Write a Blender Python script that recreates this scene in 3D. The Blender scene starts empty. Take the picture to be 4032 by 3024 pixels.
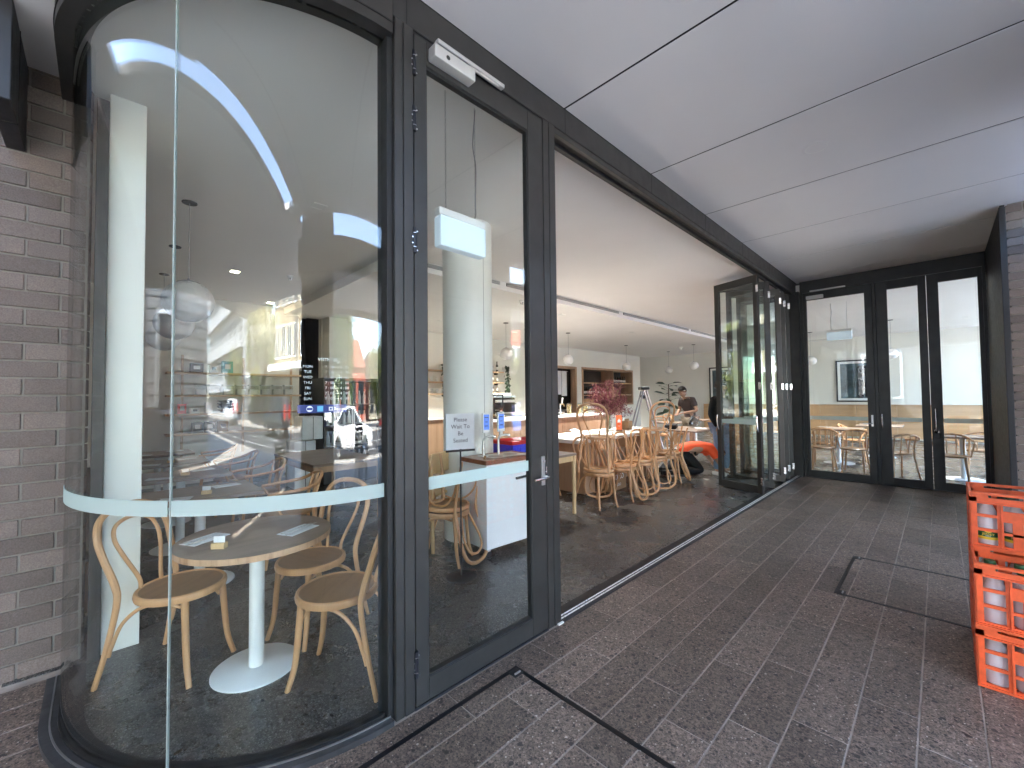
import bpy, bmesh, math, random
from mathutils import Vector, Matrix, Euler
random.seed(7)
R = math.radians
SC = bpy.context.scene
COL = SC.collection

# ------------------------------------------------------------------ camera
cam = bpy.data.objects.new('camera', bpy.data.cameras.new('camera'))
COL.objects.link(cam)
cam.data.sensor_width = 36.0
cam.data.lens = 14.751
cam.data.clip_start = 0.02
cam.data.clip_end = 2000
_r = Vector((0.71369846, -0.70037159, -0.01068388))
_u = Vector((-0.01318462, -0.02868249, 0.99950162))
_f = Vector((0.70032898, 0.7132019, 0.02970479))
cam.matrix_world = Matrix(((_r.x, _u.x, -_f.x, 0), (_r.y, _u.y, -_f.y, 0), (_r.z, _u.z, -_f.z, 1.5), (0, 0, 0, 1)))
SC.camera = cam

# ------------------------------------------------------------------ world, sun, exposure
SUN_EL, SUN_AZ = 47.0, 62.0        # azimuth of the sun, degrees from +X towards +Y: behind the cafe
world = bpy.data.worlds.new('World')
SC.world = world
world.use_nodes = True
wn = world.node_tree.nodes
bg = wn['Background']
sky = wn.new('ShaderNodeTexSky')
sky.sky_type = 'NISHITA'
sky.sun_disc = False
sky.sun_elevation = R(SUN_EL)
sky.sun_rotation = R(90 - SUN_AZ)
sky.air_density = 1.0
sky.dust_density = 0.7
sky.ozone_density = 1.0
world.node_tree.links.new(sky.outputs['Color'], bg.inputs['Color'])
bg.inputs['Strength'].default_value = 0.15
sun = bpy.data.objects.new('sun', bpy.data.lights.new('sun', 'SUN'))
COL.objects.link(sun)
sun.data.energy = 3.6
sun.data.angle = R(0.53)
sun.data.color = (1.0, 0.965, 0.91)
_sd = Vector((math.cos(R(SUN_EL)) * math.cos(R(SUN_AZ)), math.cos(R(SUN_EL)) * math.sin(R(SUN_AZ)), math.sin(R(SUN_EL))))
sun.rotation_euler = _sd.to_track_quat('Z', 'Y').to_euler()
SC.view_settings.view_transform = 'Standard'
SC.view_settings.look = 'None'
SC.view_settings.gamma = 1.0
SC.view_settings.use_curve_mapping = False
SC.view_settings.exposure = 4.95
SC.render.engine = 'CYCLES'
SC.cycles.use_denoising = True
SC.cycles.max_bounces = 10
SC.cycles.diffuse_bounces = 6
SC.cycles.glossy_bounces = 5
SC.cycles.transparent_max_bounces = 40
SC.cycles.transmission_bounces = 8
SC.cycles.caustics_reflective = False
SC.cycles.caustics_refractive = False
SC.cycles.sample_clamp_indirect = 6.0
SC.cycles.blur_glossy = 0.5

# ------------------------------------------------------------------ materials
MATS = {}
def _new(name):
    m = bpy.data.materials.new(name)
    m.use_nodes = True
    nt = m.node_tree
    b = nt.nodes['Principled BSDF']
    MATS[name] = m
    return m, nt, b
def _coord(nt, scale, kind='Object'):
    tc = nt.nodes.new('ShaderNodeTexCoord')
    mp = nt.nodes.new('ShaderNodeMapping')
    mp.inputs['Scale'].default_value = scale if isinstance(scale, (tuple, list)) else (scale,) * 3
    nt.links.new(tc.outputs[kind], mp.inputs['Vector'])
    return mp.outputs['Vector']
def _noise(nt, vec, scale, detail=4.0, rough=0.55):
    n = nt.nodes.new('ShaderNodeTexNoise')
    n.inputs['Scale'].default_value = scale
    n.inputs['Detail'].default_value = detail
    n.inputs['Roughness'].default_value = rough
    nt.links.new(vec, n.inputs['Vector'])
    return n.outputs['Fac']
def _ramp(nt, fac, stops):
    r = nt.nodes.new('ShaderNodeValToRGB')
    while len(r.color_ramp.elements) < len(stops):
        r.color_ramp.elements.new(0.5)
    for e, (p, c) in zip(r.color_ramp.elements, stops):
        e.position = p
        e.color = (*c, 1) if len(c) == 3 else c
    nt.links.new(fac, r.inputs['Fac'])
    return r.outputs['Color']
def _mix(nt, fac, a, b, mode='MIX'):
    m = nt.nodes.new('ShaderNodeMix')
    m.data_type = 'RGBA'
    m.blend_type = mode
    for sock, v in ((m.inputs['Factor'], fac), (m.inputs['A'], a), (m.inputs['B'], b)):
        if hasattr(v, 'is_linked') or hasattr(v, 'links'):
            nt.links.new(v, sock)
        elif isinstance(v, (int, float)):
            sock.default_value = v
        else:
            sock.default_value = (*v, 1)
    return m.outputs['Result']
def _bump(nt, b, h, strength, dist=0.01):
    n = nt.nodes.new('ShaderNodeBump')
    n.inputs['Strength'].default_value = strength
    n.inputs['Distance'].default_value = dist
    nt.links.new(h, n.inputs['Height'])
    nt.links.new(n.outputs['Normal'], b.inputs['Normal'])
def shade(c, k):
    return tuple(min(1.0, x * k) for x in c)
def plain(name, col, rough=0.5, metal=0.0, var=0.12, scale=6.0, bump=0.0, bscale=60.0, spec=0.5, rvar=0.12, coat=0.0):
    m, nt, b = _new(name)
    v = _coord(nt, 1.0)
    n = _noise(nt, v, scale, 5)
    c = _ramp(nt, n, [(0.3, shade(col, 1 - var)), (0.7, shade(col, 1 + var))])
    nt.links.new(c, b.inputs['Base Color'])
    mr = nt.nodes.new('ShaderNodeMapRange')
    mr.inputs['To Min'].default_value = max(0.02, rough - rvar)
    mr.inputs['To Max'].default_value = min(1, rough + rvar)
    nt.links.new(_noise(nt, v, scale * 2.3, 3), mr.inputs['Value'])
    nt.links.new(mr.outputs['Result'], b.inputs['Roughness'])
    b.inputs['Metallic'].default_value = metal
    b.inputs['Specular IOR Level'].default_value = spec
    b.inputs['Coat Weight'].default_value = coat
    if bump:
        _bump(nt, b, _noise(nt, v, bscale, 4), bump, 0.004)
    return m
def wood(name, col, dark, rough=0.4, scale=1.0, axis='Z', coat=0.1):
    m, nt, b = _new(name)
    s = {'X': (2.0, 26, 26), 'Y': (26, 2.0, 26), 'Z': (26, 26, 2.0)}[axis]
    v = _coord(nt, tuple(x * scale for x in s))
    n = _noise(nt, v, 1.0, 6, 0.6)
    oi = nt.nodes.new('ShaderNodeObjectInfo')
    c = _ramp(nt, n, [(0.28, dark), (0.5, col), (0.75, shade(col, 1.18))])
    mr = nt.nodes.new('ShaderNodeMapRange')
    mr.inputs['To Min'].default_value = 0.88
    mr.inputs['To Max'].default_value = 1.1
    nt.links.new(oi.outputs['Random'], mr.inputs['Value'])
    hsv = nt.nodes.new('ShaderNodeHueSaturation')
    nt.links.new(mr.outputs['Result'], hsv.inputs['Value'])
    nt.links.new(c, hsv.inputs['Color'])
    nt.links.new(hsv.outputs['Color'], b.inputs['Base Color'])
    b.inputs['Roughness'].default_value = rough
    b.inputs['Coat Weight'].default_value = coat
    b.inputs['Coat Roughness'].default_value = 0.25
    _bump(nt, b, n, 0.12, 0.002)
    return m
def emit(name, col, strength):
    m, nt, b = _new(name)
    b.inputs['Base Color'].default_value = (*col, 1)
    b.inputs['Emission Color'].default_value = (*col, 1)
    b.inputs['Emission Strength'].default_value = strength
    return m
def glass(name, tint=(0.965, 0.985, 0.975), f0=0.043, wob=0.0, rough=0.0, gain=1.0):
    m, nt, b = _new(name)
    nt.nodes.remove(b)
    out = nt.nodes['Material Output']
    tr = nt.nodes.new('ShaderNodeBsdfTransparent')
    tr.inputs['Color'].default_value = (*tint, 1)
    gl = nt.nodes.new('ShaderNodeBsdfGlossy')
    gl.inputs['Roughness'].default_value = rough
    lw = nt.nodes.new('ShaderNodeLayerWeight')
    lw.inputs['Blend'].default_value = 0.5
    p = nt.nodes.new('ShaderNodeMath'); p.operation = 'POWER'; p.inputs[1].default_value = 5.0
    nt.links.new(lw.outputs['Facing'], p.inputs[0])
    mu = nt.nodes.new('ShaderNodeMath'); mu.operation = 'MULTIPLY_ADD'; mu.use_clamp = True
    mu.inputs[1].default_value = (1 - f0) * gain
    mu.inputs[2].default_value = f0 * gain
    nt.links.new(p.outputs[0], mu.inputs[0])
    mx = nt.nodes.new('ShaderNodeMixShader')
    nt.links.new(mu.outputs[0], mx.inputs['Fac'])
    nt.links.new(tr.outputs[0], mx.inputs[1])
    nt.links.new(gl.outputs[0], mx.inputs[2])
    nt.links.new(mx.outputs[0], out.inputs['Surface'])
    if wob:
        n = nt.nodes.new('ShaderNodeBump')
        n.inputs['Strength'].default_value = wob
        n.inputs['Distance'].default_value = 0.02
        nt.links.new(_noise(nt, _coord(nt, (1.0, 1.0, 0.45)), 2.6, 1.0, 0.3), n.inputs['Height'])
        nt.links.new(n.outputs['Normal'], gl.inputs['Normal'])
    return m

# dark powder coated aluminium
m = plain('frame_metal', (0.0275, 0.0265, 0.0245), 0.42, 0.0, 0.26, 5.5, 0.06, 260, rvar=0.12)
plain('frame_black', (0.012, 0.012, 0.014), 0.5, 0.0, 0.1, 9)
plain('gasket', (0.006, 0.006, 0.006), 0.6, 0, 0.05, 9)
plain('hinge_black', (0.010, 0.011, 0.016), 0.35, 0, 0.1, 20)
plain('satin_steel', (0.62, 0.61, 0.59), 0.32, 1.0, 0.06, 20)
plain('chrome', (0.78, 0.78, 0.78), 0.14, 1.0, 0.04, 20)
plain('bolt_steel', (0.8, 0.8, 0.8), 0.25, 1.0, 0.04, 20)
plain('closer_silver', (0.66, 0.65, 0.63), 0.38, 0.55, 0.05, 12)
plain('track_steel', (0.85, 0.86, 0.86), 0.3, 0.6, 0.12, 30)
plain('sill_metal', (0.055, 0.055, 0.057), 0.42, 0.3, 0.35, 9, 0.15, 80)
plain('white_paint', (0.80, 0.79, 0.75), 0.55, 0, 0.03, 2.2, 0.04, 220)
plain('wall_cream', (0.76, 0.74, 0.67), 0.65, 0, 0.03, 1.2, 0.05, 160)
plain('column_white', (0.78, 0.78, 0.73), 0.5, 0, 0.05, 1.6, 0.05, 120)
plain('ceiling_white', (0.86, 0.84, 0.815), 0.75, 0, 0.025, 0.9, 0.05, 150)
plain('soffit_paint', (0.76, 0.748, 0.748), 0.6, 0, 0.03, 0.7, 0.04, 160)
plain('groove', (0.004, 0.004, 0.004), 0.8, 0, 0.05, 5)
plain('white_metal', (0.80, 0.83, 0.83), 0.38, 0, 0.04, 5, 0.03, 200)
plain('white_gloss', (0.80, 0.82, 0.84), 0.22, 0, 0.03, 4)
plain('white_plastic', (0.80, 0.80, 0.78), 0.4, 0, 0.03, 10)
plain('black_plastic', (0.012, 0.012, 0.013), 0.4, 0, 0.1, 10)
plain('black_metal', (0.014, 0.014, 0.015), 0.45, 0, 0.1, 10)
plain('grey_metal', (0.30, 0.30, 0.30), 0.35, 0.8, 0.08, 12)
plain('dark_rubber', (0.02, 0.02, 0.02), 0.7, 0, 0.1, 10)
plain('paper', (0.80, 0.82, 0.84), 0.7, 0, 0.02, 8)
plain('ink_grey', (0.05, 0.055, 0.06), 0.7, 0, 0.02, 8)
plain('globe_glass', (0.80, 0.79, 0.77), 0.28, 0, 0.02, 3)
plain('porcelain', (0.82, 0.81, 0.78), 0.2, 0, 0.02, 5)
plain('leaf_dark', (0.025, 0.05, 0.022), 0.45, 0, 0.3, 9)
plain('bark', (0.10, 0.075, 0.05), 0.85, 0, 0.3, 12, 0.4, 40)
plain('skin', (0.33, 0.19, 0.125), 0.5, 0, 0.06, 20)
plain('hair_dark', (0.015, 0.012, 0.010), 0.5, 0, 0.2, 60)
plain('shirt_dark', (0.040, 0.027, 0.025), 0.8, 0, 0.12, 30, 0.2, 90)
plain('khaki', (0.20, 0.165, 0.12), 0.85, 0, 0.12, 30, 0.2, 90)
plain('orange_cloth', (0.90, 0.10, 0.025), 0.7, 0, 0.06, 14, 0.2, 60)
plain('black_cloth', (0.007, 0.007, 0.008), 0.9, 0, 0.2, 30, 0.2, 80)
plain('navy_cloth', (0.010, 0.012, 0.022), 0.85, 0, 0.2, 30, 0.2, 80)
plain('denim', (0.16, 0.25, 0.38), 0.85, 0, 0.15, 25, 0.2, 120)
plain('crate_red', (0.80, 0.125, 0.036), 0.42, 0, 0.15, 22, 0.08, 120)
plain('tub_red', (0.62, 0.03, 0.03), 0.35, 0, 0.06, 8)
plain('tub_blue', (0.03, 0.05, 0.62), 0.35, 0, 0.06, 8)
plain('green_cap', (0.015, 0.11, 0.04), 0.4, 0, 0.08, 10)
plain('label_green', (0.02, 0.13, 0.04), 0.45, 0, 0.05, 10)
plain('label_yellow', (0.85, 0.62, 0.05), 0.45, 0, 0.05, 10)
plain('milk_plastic', (0.66, 0.60, 0.62), 0.35, 0, 0.03, 6)
plain('blue_sticker', (0.012, 0.03, 0.20), 0.4, 0, 0.04, 10)
plain('cyan_print', (0.10, 0.38, 0.62), 0.4, 0, 0.04, 10)
plain('teal_box', (0.05, 0.33, 0.38), 0.5, 0, 0.08, 10)
plain('red_print', (0.70, 0.05, 0.05), 0.5, 0, 0.05, 10)
plain('card_orange', (0.86, 0.16, 0.04), 0.5, 0, 0.04, 10)
plain('brown_box', (0.30, 0.18, 0.09), 0.8, 0, 0.12, 12)
plain('dark_bottle', (0.018, 0.020, 0.014), 0.12, 0, 0.1, 8)
plain('amber_bottle', (0.22, 0.09, 0.02), 0.12, 0, 0.1, 8)
plain('flower_red', (0.135, 0.022, 0.036), 0.8, 0, 0.35, 30)
plain('flower_pale', (0.30, 0.15, 0.12), 0.8, 0, 0.3, 30)
plain('stem_green', (0.20, 0.24, 0.06), 0.6, 0, 0.2, 20)
plain('brass', (0.78, 0.60, 0.32), 0.22, 1.0, 0.06, 10)
plain('screen_blue', (0.10, 0.20, 0.55), 0.2, 0, 0.4, 5)
plain('asphalt', (0.085, 0.082, 0.08), 0.85, 0, 0.2, 1.5, 0.3, 60)
plain('line_paint', (0.72, 0.72, 0.68), 0.7, 0, 0.1, 4)
plain('footpath_concrete', (0.42, 0.385, 0.34), 0.8, 0, 0.12, 0.8, 0.2, 40)
plain('kerb_stone', (0.34, 0.32, 0.29), 0.8, 0, 0.15, 4, 0.2, 40)
plain('render_tan', (0.33, 0.26, 0.165), 0.8, 0, 0.08, 0.8)
plain('render_white', (0.31, 0.325, 0.335), 0.8, 0, 0.06, 0.6)
plain('board_paint', (0.125, 0.135, 0.145), 0.7, 0, 0.06, 0.6)
plain('render_grey', (0.20, 0.20, 0.20), 0.8, 0, 0.08, 0.6)
plain('render_cream', (0.36, 0.33, 0.25), 0.8, 0, 0.06, 0.6)
plain('brick_red_far', (0.40, 0.10, 0.06), 0.8, 0, 0.15, 3)
plain('roof_tile', (0.30, 0.10, 0.06), 0.8, 0, 0.2, 3)
plain('window_dark', (0.03, 0.035, 0.04), 0.08, 0, 0.2, 2)
plain('car_white', (0.78, 0.79, 0.80), 0.15, 0, 0.02, 2, coat=0.6)
plain('car_blue', (0.05, 0.17, 0.52), 0.15, 0, 0.03, 2, coat=0.6)
plain('car_dark', (0.012, 0.013, 0.018), 0.15, 0, 0.05, 2, coat=0.6)
plain('car_glass', (0.015, 0.018, 0.02), 0.05, 0, 0.05, 2)
plain('tail_red', (0.6, 0.02, 0.02), 0.2, 0, 0.05, 5)
plain('alloy_chair', (0.42, 0.43, 0.43), 0.35, 0.7, 0.06, 10)
plain('foliage_sun', (0.115, 0.135, 0.028), 0.6, 0, 0.45, 1.6)
plain('foliage_green', (0.06, 0.11, 0.025), 0.6, 0, 0.45, 1.6)
plain('pic_dark', (0.05, 0.085, 0.10), 0.35, 0, 0.75, 2.6)
plain('pic_black', (0.012, 0.012, 0.013), 0.3, 0, 0.2, 5)
plain('pic_mount', (0.78, 0.78, 0.75), 0.6, 0, 0.02, 5)
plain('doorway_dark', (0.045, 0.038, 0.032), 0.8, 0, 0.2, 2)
plain('stack_wrap', (0.55, 0.57, 0.58), 0.35, 0, 0.1, 6)
plain('air_grille', (0.70, 0.69, 0.66), 0.5, 0, 0.03, 6)
plain('grille_dark', (0.05, 0.05, 0.05), 0.8, 0, 0.03, 6)
wood('bentwood', (0.52, 0.290, 0.138), (0.42, 0.22, 0.094), 0.36, 0.55, 'Z', 0.25)
wood('seat_ply', (0.285, 0.155, 0.068), (0.215, 0.108, 0.044), 0.36, 0.6, 'X', 0.2)
wood('oak_top', (0.225, 0.165, 0.125), (0.165, 0.115, 0.082), 0.34, 0.6, 'X', 0.1)
wood('oak_edge', (0.52, 0.33, 0.20), (0.30, 0.15, 0.075), 0.45, 1.3, 'Z', 0.1)
wood('pale_wood', (0.62, 0.43, 0.22), (0.52, 0.34, 0.16), 0.45, 0.5, 'Z', 0.1)
wood('shelf_oak', (0.55, 0.38, 0.23), (0.44, 0.28, 0.15), 0.5, 0.5, 'X', 0.05)
wood('panel_oak', (0.42, 0.27, 0.17), (0.34, 0.205, 0.12), 0.5, 0.35, 'Z', 0.05)
wood('red_timber', (0.25, 0.085, 0.04), (0.14, 0.042, 0.02), 0.35, 0.6, 'X', 0.2)
wood('wainscot', (0.50, 0.30, 0.15), (0.42, 0.24, 0.11), 0.5, 0.3, 'Y', 0.05)
plain('joint_silicone', (0.34, 0.39, 0.375), 0.3, 0, 0.05, 5)
plain('lid_black', (0.006, 0.006, 0.007), 0.4, 0, 0.1, 9, spec=0.3)
glass('clear_glass')
glass('curved_glass', (0.955, 0.98, 0.97), 0.036, 0.045)
glass('clear_plastic', (0.88, 0.90, 0.91), 0.06, 0.4)
glass('drink_glass', (0.90, 0.92, 0.92), 0.07)
emit('lamp_warm', (1.0, 0.86, 0.62), 2.5)
emit('exit_glow', (0.70, 0.84, 0.95), 0.010)
emit('screen_glow', (0.10, 0.20, 0.60), 0.03)

# frosted manifestation film: translucent and partly clear
m, nt, b = _new('frosted_film')
nt.nodes.remove(b)
df = nt.nodes.new('ShaderNodeBsdfDiffuse'); df.inputs['Color'].default_value = (0.64, 0.77, 0.75, 1)
tl = nt.nodes.new('ShaderNodeBsdfTranslucent'); tl.inputs['Color'].default_value = (0.64, 0.77, 0.75, 1)
a = nt.nodes.new('ShaderNodeMixShader'); a.inputs[0].default_value = 0.35
nt.links.new(df.outputs[0], a.inputs[1]); nt.links.new(tl.outputs[0], a.inputs[2])
tr = nt.nodes.new('ShaderNodeBsdfTransparent')
c = nt.nodes.new('ShaderNodeMixShader'); c.inputs[0].default_value = 0.66
nt.links.new(tr.outputs[0], c.inputs[1]); nt.links.new(a.outputs[0], c.inputs[2])
nt.links.new(c.outputs[0], nt.nodes['Material Output'].inputs['Surface'])

def speckle(name, base, var, dark, light, rough, dens_d, dens_l, sc=1.0, per_obj=0.0, bump=0.1, spec=0.5, blotch=0.25, rv=0.1):
    """terrazzo-like stone: base mottling with dark and light chips of several sizes"""
    m, nt, b = _new(name)
    tc = nt.nodes.new('ShaderNodeTexCoord')
    geo = nt.nodes.new('ShaderNodeNewGeometry')
    v = geo.outputs['Position']
    n1 = _noise(nt, v, 1.1 * sc, 5, 0.6)
    col = _ramp(nt, n1, [(0.25, shade(base, 1 - blotch)), (0.5, base), (0.78, shade(base, 1 + blotch))])
    n2 = _noise(nt, v, 95 * sc, 4, 0.7)
    col = _mix(nt, 0.75, col, _ramp(nt, n2, [(0.3, shade((1, 1, 1), 1 - var)), (0.7, shade((1, 1, 1), 1 + var) if var < 0 else (1.0, 1.0, 1.0))]), 'MULTIPLY')
    for cs, lo, hi in ((150 * sc, 0.45, 1.35), (62 * sc, 0.72, 1.22)):
        vc = nt.nodes.new('ShaderNodeTexVoronoi')
        vc.inputs['Scale'].default_value = cs
        nt.links.new(v, vc.inputs['Vector'])
        sp = nt.nodes.new('ShaderNodeSeparateColor')
        nt.links.new(vc.outputs['Color'], sp.inputs['Color'])
        mg = nt.nodes.new('ShaderNodeMapRange')
        mg.inputs['To Min'].default_value = lo
        mg.inputs['To Max'].default_value = hi
        nt.links.new(sp.outputs['Green'], mg.inputs['Value'])
        hv = nt.nodes.new('ShaderNodeHueSaturation')
        nt.links.new(mg.outputs['Result'], hv.inputs['Value'])
        nt.links.new(col, hv.inputs['Color'])
        col = hv.outputs['Color']
    for scale, chip, dens in ((52 * sc, dark, dens_d), (120 * sc, dark, dens_d * 1.4), (105 * sc, light, dens_l * 1.2), (62 * sc, light, dens_l * 0.5), (32 * sc, dark, dens_d * 0.3)):
        vo = nt.nodes.new('ShaderNodeTexVoronoi')
        vo.inputs['Scale'].default_value = scale
        vo.inputs['Randomness'].default_value = 1.0
        nt.links.new(v, vo.inputs['Vector'])
        sep = nt.nodes.new('ShaderNodeSeparateColor')
        nt.links.new(vo.outputs['Color'], sep.inputs['Color'])
        lt = nt.nodes.new('ShaderNodeMath'); lt.operation = 'LESS_THAN'; lt.inputs[1].default_value = dens
        nt.links.new(sep.outputs['Red'], lt.inputs[0])
        ds = nt.nodes.new('ShaderNodeMath'); ds.operation = 'LESS_THAN'; ds.inputs[1].default_value = 0.36
        nt.links.new(vo.outputs['Distance'], ds.inputs[0])
        mm = nt.nodes.new('ShaderNodeMath'); mm.operation = 'MULTIPLY'
        nt.links.new(lt.outputs[0], mm.inputs[0]); nt.links.new(ds.outputs[0], mm.inputs[1])
        m2 = nt.nodes.new('ShaderNodeMath'); m2.operation = 'MULTIPLY'; m2.inputs[1].default_value = 0.85
        nt.links.new(mm.outputs[0], m2.inputs[0])
        col = _mix(nt, m2.outputs[0], col, chip)
    if per_obj:
        oi = nt.nodes.new('ShaderNodeObjectInfo')
        mr = nt.nodes.new('ShaderNodeMapRange')
        mr.inputs['To Min'].default_value = 1 - per_obj
        mr.inputs['To Max'].default_value = 1 + per_obj
        nt.links.new(oi.outputs['Random'], mr.inputs['Value'])
        hsv = nt.nodes.new('ShaderNodeHueSaturation')
        nt.links.new(mr.outputs['Result'], hsv.inputs['Value'])
        nt.links.new(col, hsv.inputs['Color'])
        col = hsv.outputs['Color']
    nt.links.new(col, b.inputs['Base Color'])
    mr = nt.nodes.new('ShaderNodeMapRange')
    mr.inputs['From Min'].default_value = 0.3
    mr.inputs['From Max'].default_value = 0.7
    mr.inputs['To Min'].default_value = rough - rv
    mr.inputs['To Max'].default_value = rough + rv
    nt.links.new(_noise(nt, v, 2.3, 5, 0.6), mr.inputs['Value'])
    nt.links.new(mr.outputs['Result'], b.inputs['Roughness'])
    b.inputs['Specular IOR Level'].default_value = spec
    if bump:
        _bump(nt, b, n2, bump, 0.003)
    return m
speckle('paver_stone', (0.222, 0.162, 0.126), 0.5, (0.018, 0.015, 0.014), (0.52, 0.45, 0.38), 0.46, 0.22, 0.032, 1.0, 0.22, 0.35, rv=0.07)
speckle('polished_concrete', (0.102, 0.099, 0.092), 0.45, (0.020, 0.020, 0.020), (0.20, 0.195, 0.185), 0.27, 0.32, 0.20, 1.1, 0.0, 0.05, 0.5, 0.10, rv=0.03)
plain('grout', (0.35, 0.295, 0.25), 0.9, 0, 0.35, 7, 0.4, 90)
plain('mortar', (0.215, 0.195, 0.172), 0.9, 0, 0.12, 9, 0.4, 80)
# brick: every brick takes its own tint
m, nt, b = _new('brick_clay')
geo = nt.nodes.new('ShaderNodeNewGeometry')
n1 = _noise(nt, geo.outputs['Position'], 160, 4, 0.65)
n2 = _noise(nt, geo.outputs['Position'], 14, 4, 0.6)
cc = _ramp(nt, n1, [(0.25, (0.092, 0.071, 0.061)), (0.5, (0.160, 0.126, 0.109)), (0.8, (0.245, 0.198, 0.173))])
cc = _mix(nt, 0.4, cc, _ramp(nt, n2, [(0.3, (0.7, 0.7, 0.7)), (0.7, (1.0, 0.98, 0.96))]), 'MULTIPLY')
oi = nt.nodes.new('ShaderNodeObjectInfo')
mr = nt.nodes.new('ShaderNodeMapRange'); mr.inputs['To Min'].default_value = 0.70; mr.inputs['To Max'].default_value = 1.18
nt.links.new(oi.outputs['Random'], mr.inputs['Value'])
hs = nt.nodes.new('ShaderNodeHueSaturation')
nt.links.new(mr.outputs['Result'], hs.inputs['Value']); nt.links.new(cc, hs.inputs['Color'])
nt.links.new(hs.outputs['Color'], b.inputs['Base Color'])
b.inputs['Roughness'].default_value = 0.8
_bump(nt, b, n1, 0.5, 0.004)

# ------------------------------------------------------------------ mesh helpers
def cr(pts, n=8):
    """Catmull-Rom samples through 3D points (each may carry a 4th value)"""
    P = [Vector(p) for p in pts]
    out = []
    for i in range(len(P) - 1):
        p0 = P[i - 1] if i > 0 else P[i] * 2 - P[i + 1]
        p1, p2 = P[i], P[i + 1]
        p3 = P[i + 2] if i + 2 < len(P) else P[i + 1] * 2 - P[i]
        for k in range(n):
            t = k / n
            out.append(0.5 * ((2 * p1) + (p2 - p0) * t + (2 * p0 - 5 * p1 + 4 * p2 - p3) * t * t + (3 * p1 - p0 - 3 * p2 + p3) * t ** 3))
    out.append(P[-1])
    return out
class MB:
    def __init__(s):
        s.v, s.f = [], []
    def add(s, vs, fs):
        o = len(s.v)
        s.v += [tuple(v) for v in vs]
        s.f += [tuple(i + o for i in f) for f in fs]
        return s
    def box(s, x0, x1, y0, y1, z0, z1, mat=None):
        vs = [(x, y, z) for z in (z0, z1) for y in (y0, y1) for x in (x0, x1)]
        if mat is not None:
            vs = [mat @ Vector(v) for v in vs]
        return s.add(vs, [(0, 2, 3, 1), (4, 5, 7, 6), (0, 1, 5, 4), (2, 6, 7, 3), (0, 4, 6, 2), (1, 3, 7, 5)])
    def cbox(s, c, size, mat=None):
        a, b_, c_ = (x / 2 for x in size)
        return s.box(c[0] - a, c[0] + a, c[1] - b_, c[1] + b_, c[2] - c_, c[2] + c_, mat)
    def prism(s, poly, z0, z1, top=True):
        n = len(poly)
        vs = [(p[0], p[1], z0) for p in poly] + [(p[0], p[1], z1) for p in poly]
        fs = [(i, (i + 1) % n, n + (i + 1) % n, n + i) for i in range(n)]
        fs += [tuple(range(n))[::-1], tuple(range(n, 2 * n))]
        return s.add(vs, fs)
    def tube(s, pts, r, n=8, closed=False, flat=1.0):
        P = [Vector(p[:3]) for p in pts]
        rad = r if isinstance(r, (list, tuple)) else [r] * len(P)
        m = len(P)
        T = []
        for i in range(m):
            a = P[(i - 1) % m] if (closed or i > 0) else P[i]
            b_ = P[(i + 1) % m] if (closed or i < m - 1) else P[i]
            t = (b_ - a)
            T.append(t.normalized() if t.length > 1e-9 else Vector((0, 0, 1)))
        ref = Vector((0, 0, 1)) if abs(T[0].z) < 0.9 else Vector((1, 0, 0))
        N = (ref - T[0] * ref.dot(T[0])).normalized()
        vs = []
        for i in range(m):
            N = (N - T[i] * N.dot(T[i]))
            N = N.normalized() if N.length > 1e-6 else Vector((1, 0, 0))
            B = T[i].cross(N)
            for k in range(n):
                a = 2 * math.pi * k / n
                vs.append(P[i] + (N * math.cos(a) * flat + B * math.sin(a)) * rad[i])
        fs = []
        for i in range(m if closed else m - 1):
            j = (i + 1) % m
            for k in range(n):
                k2 = (k + 1) % n
                fs.append((i * n + k, i * n + k2, j * n + k2, j * n + k))
        if not closed:
            fs.append(tuple(range(n))[::-1])
            fs.append(tuple(range((m - 1) * n, m * n)))
        return s.add(vs, fs)
    def lathe(s, prof, n=24, c=(0, 0, 0), sx=1.0, sy=1.0, cap=True):
        vs, fs = [], []
        for (r_, z) in prof:
            for k in range(n):
                a = 2 * math.pi * k / n
                vs.append((c[0] + r_ * sx * math.cos(a), c[1] + r_ * sy * math.sin(a), c[2] + z))
        m = len(prof)
        for i in range(m - 1):
            for k in range(n):
                k2 = (k + 1) % n
                fs.append((i * n + k, i * n + k2, (i + 1) * n + k2, (i + 1) * n + k))
        if cap:
            fs.append(tuple(range(n))[::-1])
            fs.append(tuple(range((m - 1) * n, m * n)))
        return s.add(vs, fs)
    def sphere(s, c, r_, n=20, m=12, sz=1.0):
        prof = [(r_ * math.sin(math.pi * (i + 0.02) / (m + 0.04)), -r_ * sz * math.cos(math.pi * (i + 0.02) / (m + 0.04))) for i in range(m + 1)]
        return s.lathe(prof, n, c)
    def quad(s, a, b_, c, d):
        return s.add([a, b_, c, d], [(0, 1, 2, 3)])
    def build(s, name, mat, parent=None, smooth=False, bevel=0.0, world=False, seg=1):
        me = bpy.data.meshes.new(name)
        vs = s.v
        if world and parent is not None:
            L = parent.matrix_basis.translation
            vs = [(x - L.x, y - L.y, z - L.z) for x, y, z in vs]
        me.from_pydata(vs, [], s.f)
        if bevel:
            bm = bmesh.new(); bm.from_mesh(me)
            bmesh.ops.recalc_face_normals(bm, faces=bm.faces)
            bmesh.ops.bevel(bm, geom=list(bm.edges), offset=bevel, segments=seg, affect='EDGES', profile=0.6, clamp_overlap=True)
            bm.to_mesh(me); bm.free()
        me.materials.append(MATS[mat])
        if smooth:
            for p in me.polygons:
                p.use_smooth = True
            me.set_sharp_from_angle(angle=R(40))
        o = bpy.data.objects.new(name, me)
        COL.objects.link(o)
        if parent is not None:
            o.parent = parent
        return o
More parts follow.
